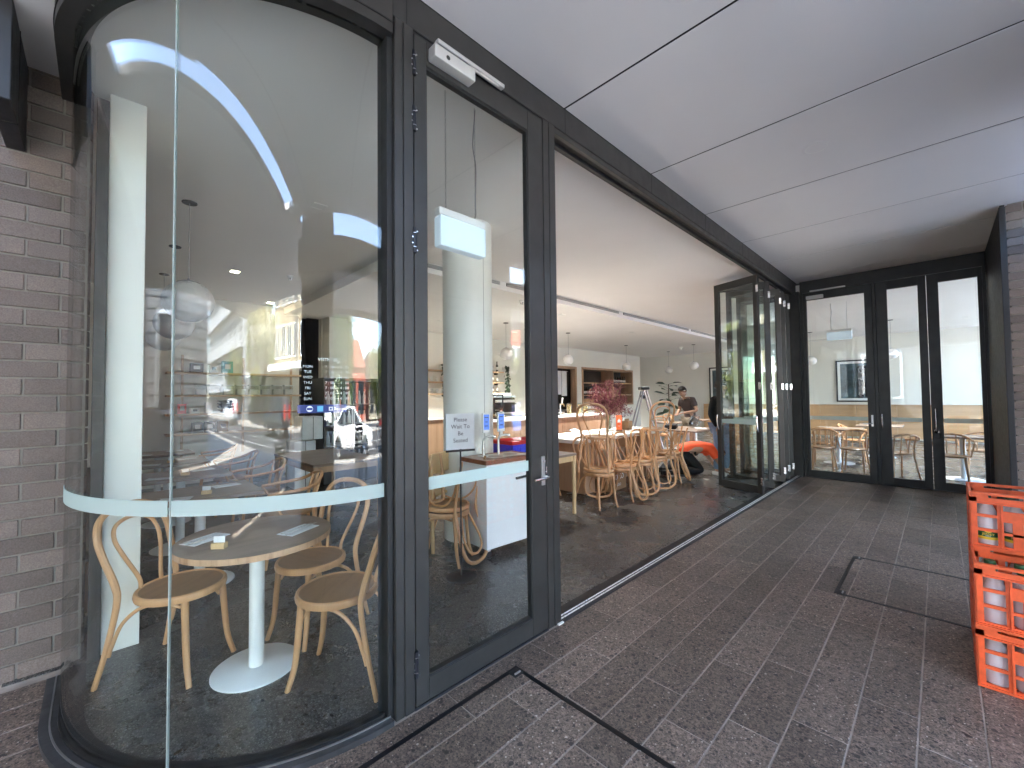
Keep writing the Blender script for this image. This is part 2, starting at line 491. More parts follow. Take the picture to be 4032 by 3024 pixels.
def tag(o, label, cat, group=None, kind=None):
    if label: o['label'] = label
    if cat: o['category'] = cat
    if group: o['group'] = group
    if kind: o['kind'] = kind
    return o
def thing(name, label, cat, loc=(0, 0, 0), rz=0.0, group=None):
    o = bpy.data.objects.new(name, None)
    COL.objects.link(o)
    o.empty_display_size = 0.1
    o.location = loc
    o.rotation_euler = (0, 0, rz)
    o.matrix_basis = Matrix.Translation(loc) @ Matrix.Rotation(rz, 4, 'Z')
    return tag(o, label, cat, group)
def struct(o):
    o['kind'] = 'structure'
    return o
def kids(o):
    return [c for c in ALLKIDS.get(o.name, [])]
def copy_tree(src, parent=None):
    c = src.copy()
    COL.objects.link(c)
    c.parent = parent
    for ch in list(src.children):
        copy_tree(ch, c)
    return c
def place(src, loc, rz=0.0, label=None, group=None, mat=None):
    c = copy_tree(src)
    c.matrix_basis = mat if mat is not None else Matrix.Translation(loc) @ Matrix.Rotation(rz, 4, 'Z')
    if label: c['label'] = label
    if group: c['group'] = group
    return c
def text(name, body, size, mat, parent, matrix, ext=0.0004, align='CENTER', bend=None):
    cu = bpy.data.curves.new('t', 'FONT')
    cu.body = body; cu.size = size; cu.extrude = ext
    cu.align_x = align; cu.align_y = 'CENTER'
    cu.resolution_u = 3
    t = bpy.data.objects.new('t', cu)
    COL.objects.link(t)
    dg = bpy.context.evaluated_depsgraph_get()
    me = bpy.data.meshes.new_from_object(t.evaluated_get(dg))
    bpy.data.objects.remove(t)
    bpy.data.curves.remove(cu)
    me.transform(matrix)
    if bend:
        for v in me.vertices:
            v.co = bend(v.co)
    me.materials.clear()
    me.materials.append(MATS[mat])
    o = bpy.data.objects.new(name, me)
    COL.objects.link(o)
    o.parent = parent
    return o
def facing(origin, xdir, zdir=(0, 0, 1)):
    """matrix for text/flat things: local x along xdir, local y up, local z out of the face"""
    x = Vector(xdir).normalized(); y = Vector(zdir).normalized(); z = x.cross(y)
    return Matrix(((x.x, y.x, z.x, origin[0]), (x.y, y.y, z.y, origin[1]), (x.z, y.z, z.z, origin[2]), (0, 0, 0, 1)))
# ================================================================== SETTING
FY = 1.80                       # outer face of the shopfront
ARC_C, ARC_R = (0.98, 2.95), 1.09
def arc(r_, a0, a1, n):
    return [(ARC_C[0] - r_ * math.sin(R(a0 + (a1 - a0) * i / n)), ARC_C[1] - r_ * math.cos(R(a0 + (a1 - a0) * i / n))) for i in range(n + 1)]
def strip_poly(r_out, r_in, a0, a1, n, tail=0.0):
    o = arc(r_out, a0, a1, n); i = arc(r_in, a0, a1, n)
    if tail:
        o.append((o[-1][0], o[-1][1] + tail)); i.append((i[-1][0], i[-1][1] + tail))
    return o, i
def strip(mb, r_out, r_in, a0, a1, n, z0, z1, tail=0.0):
    """solid strip following the curved window"""
    o, i = strip_poly(r_out, r_in, a0, a1, n, tail)
    m = len(o)
    vs = [(p[0], p[1], z0) for p in o] + [(p[0], p[1], z0) for p in i] + [(p[0], p[1], z1) for p in o] + [(p[0], p[1], z1) for p in i]
    fs = []
    for k in range(m - 1):
        fs += [(k, k + 1, 2 * m + k + 1, 2 * m + k), (m + k + 1, m + k, 3 * m + k, 3 * m + k + 1),
               (2 * m + k, 2 * m + k + 1, 3 * m + k + 1, 3 * m + k), (k + 1, k, m + k, m + k + 1)]
    fs += [(0, 2 * m, 3 * m, m), (m - 1, 2 * m - 1, 4 * m - 1, 3 * m - 1)]
    mb.add(vs, fs)
    return mb

# ground far out, road, footpath
struct(MB().box(-400, 400, -400, 400, -0.40, -0.19).build('ground', 'footpath_concrete'))
road = struct(MB().box(-300, 300, -17.0, -7.4, -0.30, -0.14).build('road', 'asphalt'))
for i in range(26):
    x = -60 + i * 5.0
    MB().box(x, x + 2.4, -12.3, -12.18, -0.14, -0.135).build('lane_marking', 'line_paint', road)
MB().box(-60, 60, -9.75, -9.65, -0.14, -0.135).build('edge_line', 'line_paint', road)
struct(MB().box(-300, 300, -7.4, -7.15, -0.30, -0.012).build('kerb', 'kerb_stone', bevel=0.02))
struct(MB().box(-300, 300, -7.15, -1.2, -0.30, -0.014).build('footpath', 'footpath_concrete'))
struct(MB().box(-300, 300, -17.25, -17.0, -0.30, -0.012).build('kerb', 'kerb_stone', bevel=0.02))
struct(MB().box(-300, 300, -21.0, -17.25, -0.30, -0.014).build('footpath', 'footpath_concrete'))

# paving under the canopy: grout bed and one slab per paver
pave = struct(MB().box(-12, 12, -1.2, 3.6, -0.30, -0.0028).build('pavement', 'grout'))
TL, TW, GAP = 0.615, 0.2075, 0.0056
def paver_mesh(name, lx, ly):
    mb = MB().box(GAP / 2, lx - GAP / 2, GAP / 2, ly - GAP / 2, -0.012, 0.0)
    o = mb.build(name, 'paver_stone', None, bevel=0.0022)
    me = o.data
    bpy.data.objects.remove(o)
    return me
pm_full = paver_mesh('paver', TL, TW)
pm_half = paver_mesh('paver_cut', TL / 2, TW)
npv = 0
for j in range(-3, 17):
    y = 1.56 + 0.2075 * (j - 8)
    off = (0.0, 0.205, 0.41, 0.205)[j % 4]
    for i in range(-3, 17):
        x = 1.889 - TL * 4 + TL * i + off
        cx, cy = x + TL / 2, y + TW / 2
        if x > 9.05 or x < -0.95 or cx * 0.70 + cy * 0.713 < 1.12: continue
        if j > 8 and (cx > 0.75 or (cx - 0.98) ** 2 + (cy - 2.95) ** 2 < 0.86 ** 2 or cx > -0.02 and cy > 2.75): continue
        if j <= 8 and cx < -0.1: continue
        o = bpy.data.objects.new('paver', pm_full)
        COL.objects.link(o)
        o.parent = pave
        o.scale = ((9.09 - x) / TL if x + TL > 9.09 else 1, 1.128 if j == 8 else 1, 1)
        o.location = (x, y, random.uniform(-0.0009, 0.0009))
        o.rotation_euler = (random.uniform(-0.0015, 0.0015), random.uniform(-0.0012, 0.0012), random.uniform(-0.0015, 0.0015))
        npv += 1
print('pavers', npv)

# service lids: thin black frame set in the paving, with lifting pockets
def lid(x0, x1, y0, y1, label, pockets):
    t = thing('access_cover', label, 'access cover', ((x0 + x1) / 2, (y0 + y1) / 2, 0), group='access covers in the paving')
    w = 0.024
    z0, z1 = -0.006, 0.0026
    mb = MB()
    mb.box(x0, x1, y0, y0 + w, z0, z1); mb.box(x0, x1, y1 - w, y1, z0, z1)
    mb.box(x0, x0 + w, y0 + w, y1 - w, z0, z1 - 0.0004); mb.box(x1 - w, x1, y0 + w, y1 - w, z0, z1 - 0.0004)
    mb.build('frame', 'lid_black', t, world=True)
    for (px, py) in pockets:
        k = MB()
        k.box(px - 0.034, px + 0.034, py - 0.03, py + 0.03, z0, 0.003)
        p = k.build('lifting_pocket', 'frame_black', t, world=True, bevel=0.002)
        MB().tube([(px - 0.02, py - 0.012, 0.006), (px + 0.02, py - 0.012, 0.006)], 0.005, 8).build('lifting_bar', 'grey_metal', t, world=True, smooth=True)
lid(0.45, 1.672, 0.02, 1.695, 'black steel cover frame in the paving in front of the hinged door', [(1.632, 1.655)])
lid(3.955, 4.97, -0.75, 0.60, 'black steel cover frame in the paving beside the milk crates', [(4.00, 0.565), (4.93, 0.565)])

# cafe floor
fp = arc(1.07, 0, 90, 24)
poly = fp + [(-0.09, 3.50), (-0.35, 3.50), (-0.35, 9.5), (18.2, 9.5), (18.2, -3.0), (9.16, -3.0), (9.16, 1.84)]
struct(MB().prism(poly[::-1], -0.06, 0.004).build('cafe_floor', 'polished_concrete'))

# soffit: panels with dark recessed joints
sof = struct(MB().box(-0.64, 9.30, -1.0, 3.60, 3.575, 3.60).build('soffit', 'groove'))
JX = [-0.64, -0.22, 1.05, 2.32, 3.59, 4.86, 6.13, 7.40, 8.67, 9.20]
for a, b_ in zip(JX, JX[1:]):
    y1 = 3.53 if a < 0.9 else 1.80
    MB().box(a + 0.009, b_ - 0.009, -1.0, y1, 3.53, 3.576).build('soffit_panel', 'soffit_paint', sof, bevel=0.0015)
for jx in JX[1:-1]:
    MB().box(jx - 0.0088, jx + 0.0088, -1.0, 3.53 if jx < 0.9 else 1.80, 3.5345, 3.5765).build('joint_strip', 'groove', sof)
for x, y in ((4.2, 0.657), (6.72, 0.657)):
    t = thing('soffit_speaker', 'round white flush fitting in the soffit, %s' % ('the nearer of the two' if x < 5 else 'the farther of the two'), 'ceiling fitting', (x, y, 3.53), group='round fittings in the soffit')
    MB().lathe([(0.001, -0.004), (0.085, -0.004), (0.10, -0.001), (0.10, 0.0)], 28).build('plate', 'soffit_paint', t, smooth=True)
    MB().lathe([(0.078, -0.0052), (0.072, -0.0052), (0.07, -0.003), (0.08, -0.003)], 28, cap=False).build('ring', 'white_plastic', t, smooth=True)

# edge beams of the canopy with the open slot above them
t = thing('wall_box', 'black metal box fixed high on the brick wall under the canopy', 'wall box', (-0.345, 3.5, 2.89))
MB().box(-0.385, -0.312, 2.96, 3.529, 2.89, 3.37).build('casing', 'frame_black', t, world=True, bevel=0.004)
MB().box(-0.387, -0.310, 3.20, 3.206, 2.888, 3.372).build('seam', 'gasket', t, world=True)
t = thing('canopy_beam', 'black steel beam along the street edge of the canopy', 'beam', (3, -1.04, 2.89))
MB().box(-0.66, 6.99, -1.08, -1.002, 2.89, 3.29).build('beam', 'frame_black', t, world=True, bevel=0.004)
# street awnings outside the beams
t = thing('street_awning', 'flat street awning on the road side of the canopy', 'awning', (3, -3, 3.05))
MB().box(-0.66, 7.0, -3.9, -1.09, 3.06, 3.20).build('deck', 'soffit_paint', t, world=True)
MB().box(-0.66, 7.0, -3.98, -3.9, 2.95, 3.24).build('fascia', 'white_metal', t, world=True)
t = thing('street_awning', 'flat street awning in front of the long brick wall', 'awning', (-1.6, 1, 3.53))
MB().box(-6.8, -0.97, -4.6, 3.50, 3.532, 3.60).build('deck', 'soffit_paint', t, world=True)
MB().box(-0.97, -0.642, -4.6, -0.7, 3.533, 3.60).build('deck', 'soffit_paint', t, world=True)
MB().box(-0.97, -0.642, 2.95, 3.50, 3.533, 3.60).build('deck', 'soffit_paint', t, world=True)
MB().box(-0.97, -0.963, -0.7, 2.95, 3.525, 3.606).build('edge_trim', 'frame_black', t, world=True)
MB().box(-6.88, -6.80, -4.6, 3.50, 3.40, 3.66).build('fascia', 'white_metal', t, world=True)
# storeys above
struct(MB().box(-0.28, 19, -0.98, 11.0, 3.62, 4.8).build('upper_storey', 'render_grey'))
struct(MB().box(-8.0, -0.29, 3.66, 11.0, -0.05, 3.62).build('upper_storey', 'render_grey'))

# ------------------------------------------------------------------ brickwork
BH, BL, J = 0.0965, 0.268, 0.010
def brick_mesh(name, L, rnd=0.0):
    """brick with its face on y=0 (looking to -y), running along +x from 0 to L-J"""
    h = BH - J
    l = L - J
    if rnd:
        pts = [(0, 0.10), (0, 0)] + [(l - rnd + rnd * math.sin(R(a)), rnd - rnd * math.cos(R(a))) for a in (0, 18, 36, 54, 72, 90)] + [(l, 0.10)]
        mb = MB().prism(pts, 0, h)
    else:
        mb = MB().box(0, l, 0, 0.10, 0, h)
    o = mb.build(name, 'brick_clay', None, bevel=0.003)
    me = o.data
    bpy.data.objects.remove(o)
    return me
bm_full = brick_mesh('brick', BL)
bm_half = brick_mesh('brick_half', BL / 2)
bm_end = brick_mesh('brick_end', 0.125, 0.055)
bm_endl = brick_mesh('brick_end_long', 0.125 + BL / 2, 0.055)
def put_brick(me, parent, loc, rz=0.0):
    o = bpy.data.objects.new('brick', me)
    COL.objects.link(o)
    o.parent = parent
    L = parent.matrix_basis.translation
    o.location = (loc[0] - L.x, loc[1] - L.y, loc[2] - L.z)
    o.rotation_euler = (0, 0, rz)
    return o
bw = thing('brick_wall', 'brown brick wall with rounded end beside the curved window', 'wall', (-0.8, 3.6, 0))
MB().box(-8.0, -0.062, 3.541, 3.66, -0.05, 3.62).build('mortar_bed', 'mortar', bw, world=True)
XE = -0.050
ncourse = 37
for c in range(ncourse):
    z = -0.004 + c * BH
    w = random.uniform(-0.0015, 0.0015)
    if c % 2:
        put_brick(bm_end, bw, (XE - 0.125 + J, 3.53 + w, z)); x = XE - 0.125 + J
    else:
        put_brick(bm_endl, bw, (XE - 0.125 - BL / 2 + J, 3.53 + w, z)); x = XE - 0.125 - BL / 2 + J
    for k in range(5):
        x -= BL
        put_brick(bm_full, bw, (x, 3.53 + random.uniform(-0.002, 0.002), z + random.uniform(-0.001, 0.001)))
# far brick pillar on the right, face looks to -X
bp = thing('brick_pillar', 'brown brick pillar behind the milk crates beside the glazed doors', 'pillar', (7.2, -1.0, 0))
MB().box(7.011, 9.6, -3.2, -0.572, -0.05, 3.62).build('mortar_bed', 'mortar', bp, world=True)
for c in range(38):
    z = 0.012 + c * 0.0925
    y = -0.555 - (0.13 if c % 2 else 0.0)
    if c % 2:
        o = put_brick(bm_half, bp, (7.0, -0.555, z), R(-90)); o.scale = (0.93, 1, 0.955)
    for k in range(4):
        o = put_brick(bm_full, bp, (7.0 + random.uniform(-0.002, 0.002), y - k * BL, z), R(-90)); o.scale = (1, 1, 0.955)
t = thing('pillar_cladding', 'black metal lining between the glazed doors and the brick pillar', 'cladding', (8, -0.54, 0))
MB().box(6.99, 9.095, -0.552, -0.515, 0.0, 3.528).build('panel', 'frame_black', t, world=True, bevel=0.003)
MB().box(6.97, 6.989, -0.556, -0.506, 0.0, 3.50).build('edge_trim', 'frame_black', t, world=True, bevel=0.003)
# street-side pillars (the canopy stands on them; seen in the glass)
def street_pillar(x0, x1, label):
    t = thing('brick_pillar', label, 'pillar', ((x0 + x1) / 2, -1.4, 0), group='brick pillars on the street edge')
    MB().box(x0 + 0.012, x1 - 0.012, -1.70, -1.094, -0.05, 3.62).build('mortar_bed', 'mortar', t, world=True)
    for c in range(30):
        z = 0.5 + c * BH
        x = x0 + (BL / 2 if c % 2 else 0)
        while x + BL <= x1 + 0.01:
            put_brick(bm_full, t, (x + BL - J, -1.083, z), R(180)); x += BL
street_pillar(-0.55, 0.52, 'brick pillar on the street edge reflected in the curved window')
street_pillar(3.05, 4.66, 'brick pillar on the street edge reflected in the hinged door')

# ================================================================== SHOPFRONT
sf = thing('shopfront_frame', 'dark grey aluminium shopfront frame running along the cafe front', 'shopfront frame', (5, FY, 0))
MB().box(0.985, 9.10, 1.80, 1.945, 3.352, 3.528).build('header', 'frame_metal', sf, world=True, bevel=0.003)
for x in (1.06, 2.32, 3.59, 4.86, 6.13, 7.40, 8.67):
    MB().box(x, x + 0.003, 1.7985, 1.80, 3.352, 3.526).build('header_joint', 'gasket', sf, world=True)
# lower header lip over the wide opening, with the black running slot
MB().box(2.20, 9.06, 1.806, 1.838, 3.312, 3.351).build('track_lip', 'frame_metal', sf, world=True, bevel=0.002)
MB().box(2.20, 9.06, 1.842, 1.888, 3.325, 3.351).build('head_track', 'gasket', sf, world=True)
MB().box(2.20, 9.06, 1.892, 1.93, 3.306, 3.351).build('track_lip', 'frame_black', sf, world=True, bevel=0.002)
MB().box(1.098, 2.08, 1.812, 1.94, 3.337, 3.3515).build('door_head', 'frame_black', sf, world=True)
# mullion between curved window and door
mu = MB().box(0.996, 1.0405, 1.800, 1.93, 0.0, 3.352).build('mullion', 'frame_metal', sf, world=True, bevel=0.003)
MB().box(1.0435, 1.096, 1.797, 1.93, 0.0, 3.352).build('mullion', 'frame_metal', sf, world=True, bevel=0.003)
MB().box(0.966, 0.9955, 1.822, 1.92, 0.012, 3.352).build('mullion_gasket', 'gasket', sf, world=True, bevel=0.002)
MB().box(1.0395, 1.0445, 1.806, 1.92, 0.0, 3.352).build('mullion_gasket', 'gasket', sf, world=True)
# post between door and opening
MB().box(2.080, 2.135, 1.80, 1.93, 0.0, 3.352).build('door_post', 'frame_metal', sf, world=True, bevel=0.003)
MB().box(2.138, 2.200, 1.797, 1.93, 0.0, 3.352).build('door_post', 'frame_metal', sf, world=True, bevel=0.003)
MB().box(2.134, 2.139, 1.806, 1.92, 0.0, 3.352).build('mullion_gasket', 'gasket', sf, world=True)
# corner post with the glazed return
MB().box(9.04, 9.16, 1.745, 1.93, 0.0, 3.352).build('corner_post', 'frame_metal', sf, world=True, bevel=0.004)
# floor track of the folding doors
MB().box(2.20, 9.04, 1.785, 1.93, -0.02, 0.0075).build('floor_track', 'frame_black', sf, world=True, bevel=0.003)
for y in (1.815, 1.840):
    MB().box(2.20, 9.04, y, y + 0.010, 0.0, 0.0125).build('track_rail', 'track_steel', sf, world=True, bevel=0.002)
MB().box(1.096, 2.08, 1.80, 1.93, -0.02, 0.006).build('threshold', 'frame_black', sf, world=True, bevel=0.003)
MB().box(2.16, 2.21, 1.783, 1.797, 0.0, 0.008).build('sealant', 'white_plastic', sf, world=True)

# ------------------------------------------------------------------ curved corner window
cw = thing('curved_window', 'tall curved corner window of two frameless glass sheets', 'window', (0.3, 2.3, 0))
strip(MB(), ARC_R + 0.006, ARC_R - 0.006, 0.6, 44.86, 44, 0.03, 3.25).build('pane', 'curved_glass', cw, True, world=True)
strip(MB(), ARC_R + 0.006, ARC_R - 0.006, 45.14, 90, 44, 0.03, 3.25, 0.56).build('pane', 'curved_glass', cw, True, world=True)
strip(MB(), ARC_R + 0.005, ARC_R - 0.005, 44.87, 45.13, 2, 0.03, 3.25).build('glass_joint', 'joint_silicone', cw, True, world=True)
strip(MB(), ARC_R + 0.0085, ARC_R + 0.0068, 0.8, 44.6, 44, 1.033, 1.097).build('frosted_band', 'frosted_film', cw, True, world=True)
strip(MB(), ARC_R + 0.0085, ARC_R + 0.0068, 45.4, 90, 44, 1.033, 1.097, 0.55).build('frosted_band', 'frosted_film', cw, True, world=True)
strip(MB(), ARC_R + 0.072, ARC_R + 0.012, 0, 90, 48, -0.02, 0.024, 0.42).build('sill', 'sill_metal', cw, True, world=True)
strip(MB(), ARC_R + 0.040, ARC_R + 0.034, 0, 90, 48, 0.0, 0.030, 0.42).build('sill_rail', 'grey_metal', cw, True, world=True)
strip(MB(), ARC_R + 0.011, ARC_R - 0.010, 0, 90, 48, -0.02, 0.032, 0.55).build('glazing_channel', 'gasket', cw, True, world=True)
strip(MB(), ARC_R - 0.010, ARC_R - 0.075, 0, 90, 48, -0.02, 0.012, 0.50).build('inner_sill', 'frame_black', cw, True, world=True)
strip(MB(), ARC_R + 0.070, ARC_R - 0.05, 0, 90, 48, 3.25, 3.528, 0.56).build('head', 'frame_metal', cw, True, world=True)
strip(MB(), ARC_R + 0.074, ARC_R + 0.020, 0, 90, 48, 3.30, 3.306, 0.56).build('head_groove', 'gasket', cw, True, world=True)
strip(MB(), ARC_R + 0.080, ARC_R + 0.071, 0, 90, 48, 3.475, 3.5285, 0.56).build('head_trim', 'frame_black', cw, True, world=True)
MB().box(-0.035, 0.020, 3.44, 3.53, 0.0, 3.30).build('end_post', 'frame_metal', cw, world=True, bevel=0.003)
# opening hours lettering and payment sticker on the inside of the glass
def bend(v):
    th = v.x / ARC_R
    rr = ARC_R - 0.0075 - v.z
    return Vector((ARC_C[0] - rr * math.sin(th) - 0.3, ARC_C[1] - rr * math.cos(th) - 2.3, v.y))
def on_glass(name, body, size, s, z, mat='paper', align='CENTER'):
    # s: arc length from the mullion; text runs towards the mullion
    M = Matrix(((-1, 0, 0, s), (0, 1, 0, z), (0, 0, -1, 0), (0, 0, 0, 1)))
    return text(name, body, size, mat, cw, M, 0.0003, align, bend)
on_glass('lettering', 'WITH US', 0.020, 0.265, 1.672)
for i, (d, h) in enumerate((('MON', '7 : 00 — 4 : 00'), ('TUE', '7 : 00 — 4 : 00'), ('WED', '7 : 00 — 4 : 00'), ('THU', '7 : 00 — 4 : 00'), ('FRI', '7 : 00 — 4 : 00'), ('SAT', '7 : 00 — 4 : 00'), ('SUN', '7 : 00 — 4 : 00'))):
    z = 1.640 - i * 0.0235
    on_glass('lettering', d, 0.0165, 0.345, z)
    on_glass('lettering', h, 0.0165, 0.225, z)
th0, th1 = math.degrees(0.185 / ARC_R), math.degrees(0.385 / ARC_R)
st = strip(MB(), ARC_R - 0.0070, ARC_R - 0.0082, th0, th1, 12, 1.437, 1.473).build('payment_sticker', 'blue_sticker', cw, True, world=True)
def on_sticker(mb, name, mat):
    o = mb.build(name, mat, st)
    for v in o.data.vertices:
        v.co = bend(v.co)
    return o
def disc(cx, cz, r_, dz=-0.002):
    return MB().add([(cx + r_ * math.cos(2 * math.pi * k / 20), cz + r_ * math.sin(2 * math.pi * k / 20), dz) for k in range(20)], [tuple(range(20))])
on_sticker(disc(0.337, 1.455, 0.013), 'logo_disc', 'paper')
on_sticker(MB().add([(0.326, 1.450, -0.0025), (0.348, 1.450, -0.0025), (0.348, 1.460, -0.0025), (0.326, 1.460, -0.0025)], [(0, 1, 2, 3)]), 'logo_bar', 'blue_sticker')
on_sticker(MB().add([(0.283, 1.443, -0.002), (0.307, 1.443, -0.002), (0.307, 1.467, -0.002), (0.283, 1.467, -0.002)], [(0, 1, 2, 3)]), 'logo_square', 'cyan_print')
on_sticker(MB().add([(0.244, 1.446, -0.002), (0.260, 1.446, -0.002), (0.260, 1.463, -0.002), (0.244, 1.463, -0.002)], [(0, 1, 2, 3)]), 'logo_square', 'paper')
on_sticker(MB().add([(0.248, 1.4505, -0.0025), (0.256, 1.4505, -0.0025), (0.256, 1.4585, -0.0025), (0.248, 1.4585, -0.0025)], [(0, 1, 2, 3)]), 'logo_hole', 'blue_sticker')
M = Matrix(((-1, 0, 0, 0.216), (0, 1, 0, 1.454), (0, 0, -1, -0.002), (0, 0, 0, 1)))
text('lettering', 'Square', 0.0155, 'paper', st, M, 0.0002, 'CENTER', bend)

# ------------------------------------------------------------------ hinged door beside the curved window
def hinge(mb_parent, x, y, z, h=0.125):
    k = MB().tube([(x, y, z - h / 2), (x, y, z + h / 2)], 0.0105, 10).build('hinge', 'hinge_black', mb_parent, True, world=True)
    b2 = MB()
    for dz in (-0.28, 0.28):
        b2.tube([(x, y, z + dz * h - 0.0015), (x, y, z + dz * h + 0.0015)], 0.0112, 10)
    L = mb_parent.matrix_basis.translation
    q = b2.build('hinge_ring', 'bolt_steel', None, True)
    q.parent = k
    for v in q.data.vertices: v.co -= L
    for dx, dz in ((-0.014, -0.14), (-0.014, 0.10), (0.012, 0.36), (0.012, -0.40)):
        s_ = MB().lathe([(0.004, 0), (0.004, 0.002)], 8)
        s_.v = [(x + dx + a, y - 0.004 - c, z + dz * h + b_) for a, b_, c in s_.v]
        q = s_.build('screw', 'bolt_steel', None)
        q.parent = k
        for v in q.data.vertices: v.co -= L
    return k
d = thing('glass_door', 'hinged glass door with silver closer and lever beside the curved window', 'door', (1.6, 1.82, 0))
MB().box(1.103, 1.176, 1.802, 1.850, 0.012, 3.335).build('stile', 'frame_metal', d, world=True, bevel=0.003)
MB().box(1.934, 2.074, 1.802, 1.850, 0.012, 3.335).build('stile', 'frame_metal', d, world=True, bevel=0.003)
MB().box(1.1765, 1.9335, 1.8025, 1.8495, 3.206, 3.335).build('top_rail', 'frame_metal', d, world=True, bevel=0.003)
MB().box(1.1765, 1.9335, 1.8025, 1.8495, 0.012, 0.120).build('bottom_rail', 'frame_metal', d, world=True, bevel=0.003)
mb = MB()
mb.box(1.1763, 1.183, 1.810, 1.842, 0.12, 3.206); mb.box(1.925, 1.9337, 1.810, 1.842, 0.12, 3.206)
mb.box(1.183, 1.925, 1.810, 1.842, 3.193, 3.206); mb.box(1.183, 1.925, 1.810, 1.842, 0.12, 0.131)
mb.build('glazing_bead', 'gasket', d, world=True)
MB().box(1.180, 1.929, 1.822, 1.832, 0.125, 3.200).build('pane', 'clear_glass', d, world=True)
MB().box(1.184, 1.924, 1.8195, 1.8213, 1.033, 1.097).build('frosted_band', 'frosted_film', d, world=True)
for z in (3.175, 2.89, 2.278, 0.218):
    hinge(d, 1.100, 1.796, z)
k = MB().box(1.187, 1.452, 1.738, 1.8015, 3.232, 3.300).build('door_closer', 'closer_silver', d, world=True, bevel=0.006, seg=2)
L = d.matrix_basis.translation
def sub(mb, name, mat, parent, root, smooth=False, bevel=0.0):
    q = mb.build(name, mat, None, smooth, bevel)
    q.parent = parent
    LL = root.matrix_basis.translation
    for v in q.data.vertices: v.co -= LL
    return q
sub(MB().box(1.225, 1.700, 1.765, 1.798, 3.338, 3.362), 'slide_rail', 'closer_silver', k, d, bevel=0.003)
sub(MB().tube([(1.40, 1.775, 3.31), (1.44, 1.775, 3.33), (1.66, 1.778, 3.336)], 0.007, 8), 'closer_arm', 'closer_silver', k, d, True)
sub(MB().tube([(1.40, 1.775, 3.295), (1.40, 1.775, 3.318)], 0.014, 10), 'spindle', 'black_plastic', k, d, True)
sub(MB().tube([(1.268, 1.7376, 3.262), (1.268, 1.7365, 3.262)], 0.012, 14), 'plug', 'black_plastic', k, d)
k = MB().box(2.020, 2.050, 1.790, 1.802, 0.930, 1.115).build('lock_plate', 'satin_steel', d, world=True, bevel=0.002)
sub(MB().tube([(2.035, 1.79, 1.085), (2.035, 1.783, 1.085)], 0.010, 12), 'lock_cylinder', 'chrome', k, d, True)
sub(MB().tube([(2.052, 1.789, 0.985), (2.050, 1.765, 0.985), (2.040, 1.752, 0.985), (2.010, 1.750, 0.984), (1.915, 1.752, 0.982)], 0.0085, 10), 'lever', 'chrome', k, d, True)
sub(MB().tube([(2.06, 1.86, 0.985), (2.055, 1.885, 0.985), (2.02, 1.892, 0.985), (1.885, 1.888, 0.983)], 0.009, 10), 'inner_lever', 'grey_metal', k, d, True)
sub(MB().box(2.064, 2.074, 1.796, 1.802, 1.00, 1.045), 'keeper', 'bolt_steel', k, d)

# ------------------------------------------------------------------ glazed return wall, plane X = 9.1
sw = thing('side_frame', 'dark door frame of the glazed return at the end of the canopy', 'door frame', (9.13, 0.6, 0))
MB().box(9.095, 9.20, -0.515, 1.74, 3.318, 3.528).build('header', 'frame_metal', sw, world=True, bevel=0.003)
MB().box(9.095, 9.20, 1.700, 1.743, 0, 3.318).build('jamb', 'frame_metal', sw, world=True, bevel=0.003)
MB().box(9.095, 9.20, 0.700, 0.742, 0, 3.318).build('mullion', 'frame_metal', sw, world=True, bevel=0.003)
MB().box(9.095, 9.20, -0.515, -0.480, 0, 3.318).build('jamb', 'frame_metal', sw, world=True, bevel=0.003)
MB().box(9.10, 9.20, -0.48, 1.70, -0.01, 0.008).build('threshold', 'sill_metal', sw, world=True)
def side_door(y1, y0, g1, g0, label, band=True):
    t = thing('glass_door', label, 'door', (9.13, (y0 + y1) / 2, 0), group='glazed doors in the return wall')
    MB().box(9.100, 9.150, g1, y1, 0.012, 3.312).build('stile', 'frame_metal', t, world=True, bevel=0.003)
    MB().box(9.100, 9.150, y0, g0, 0.012, 3.312).build('stile', 'frame_metal', t, world=True, bevel=0.003)
    MB().box(9.1005, 9.1495, g0, g1, 3.175, 3.312).build('top_rail', 'frame_metal', t, world=True, bevel=0.003)
    MB().box(9.1005, 9.1495, g0, g1, 0.012, 0.130).build('bottom_rail', 'frame_metal', t, world=True, bevel=0.003)
    MB().box(9.122, 9.132, g0 - 0.005, g1 + 0.005, 0.125, 3.180).build('pane', 'clear_glass', t, world=True)
    MB().box(9.1195, 9.1213, g0 + 0.004, g1 - 0.004, 1.033, 1.097).build('frosted_band', 'frosted_film', t, world=True)
    return t
d1 = side_door(1.698, 0.744, 1.645, 0.842, 'single glazed door with closer and lever in the return wall')
k = MB().box(9.045, 9.100, 1.39, 1.64, 3.185, 3.245).build('door_closer', 'closer_silver', d1, world=True, bevel=0.005)
sub(MB().box(9.07, 9.092, 1.08, 1.585, 3.318, 3.342), 'slide_rail', 'closer_silver', k, d1, bevel=0.002)
k = MB().box(9.088, 9.100, 0.775, 0.802, 0.94, 1.13).build('lock_plate', 'satin_steel', d1, world=True, bevel=0.002)
sub(MB().tube([(9.09, 0.79, 0.99), (9.06, 0.79, 0.99), (9.052, 0.80, 0.99), (9.05, 0.92, 0.988)], 0.008, 10), 'lever', 'chrome', k, d1, True)
for z in (2.95, 2.65, 2.10, 0.35):
    hinge(d1, 9.094, 1.699, z, 0.12)
d2 = side_door(0.698, 0.104, 0.558, 0.198, 'narrow glazed door leaf with plain pull handle in the return wall')
MB().tube(cr([(9.10, 0.665, 1.15), (9.06, 0.665, 1.14), (9.055, 0.665, 1.03), (9.06, 0.665, 0.94), (9.10, 0.665, 0.93)], 5), 0.011, 10).build('pull_handle', 'chrome', d2, True, world=True)
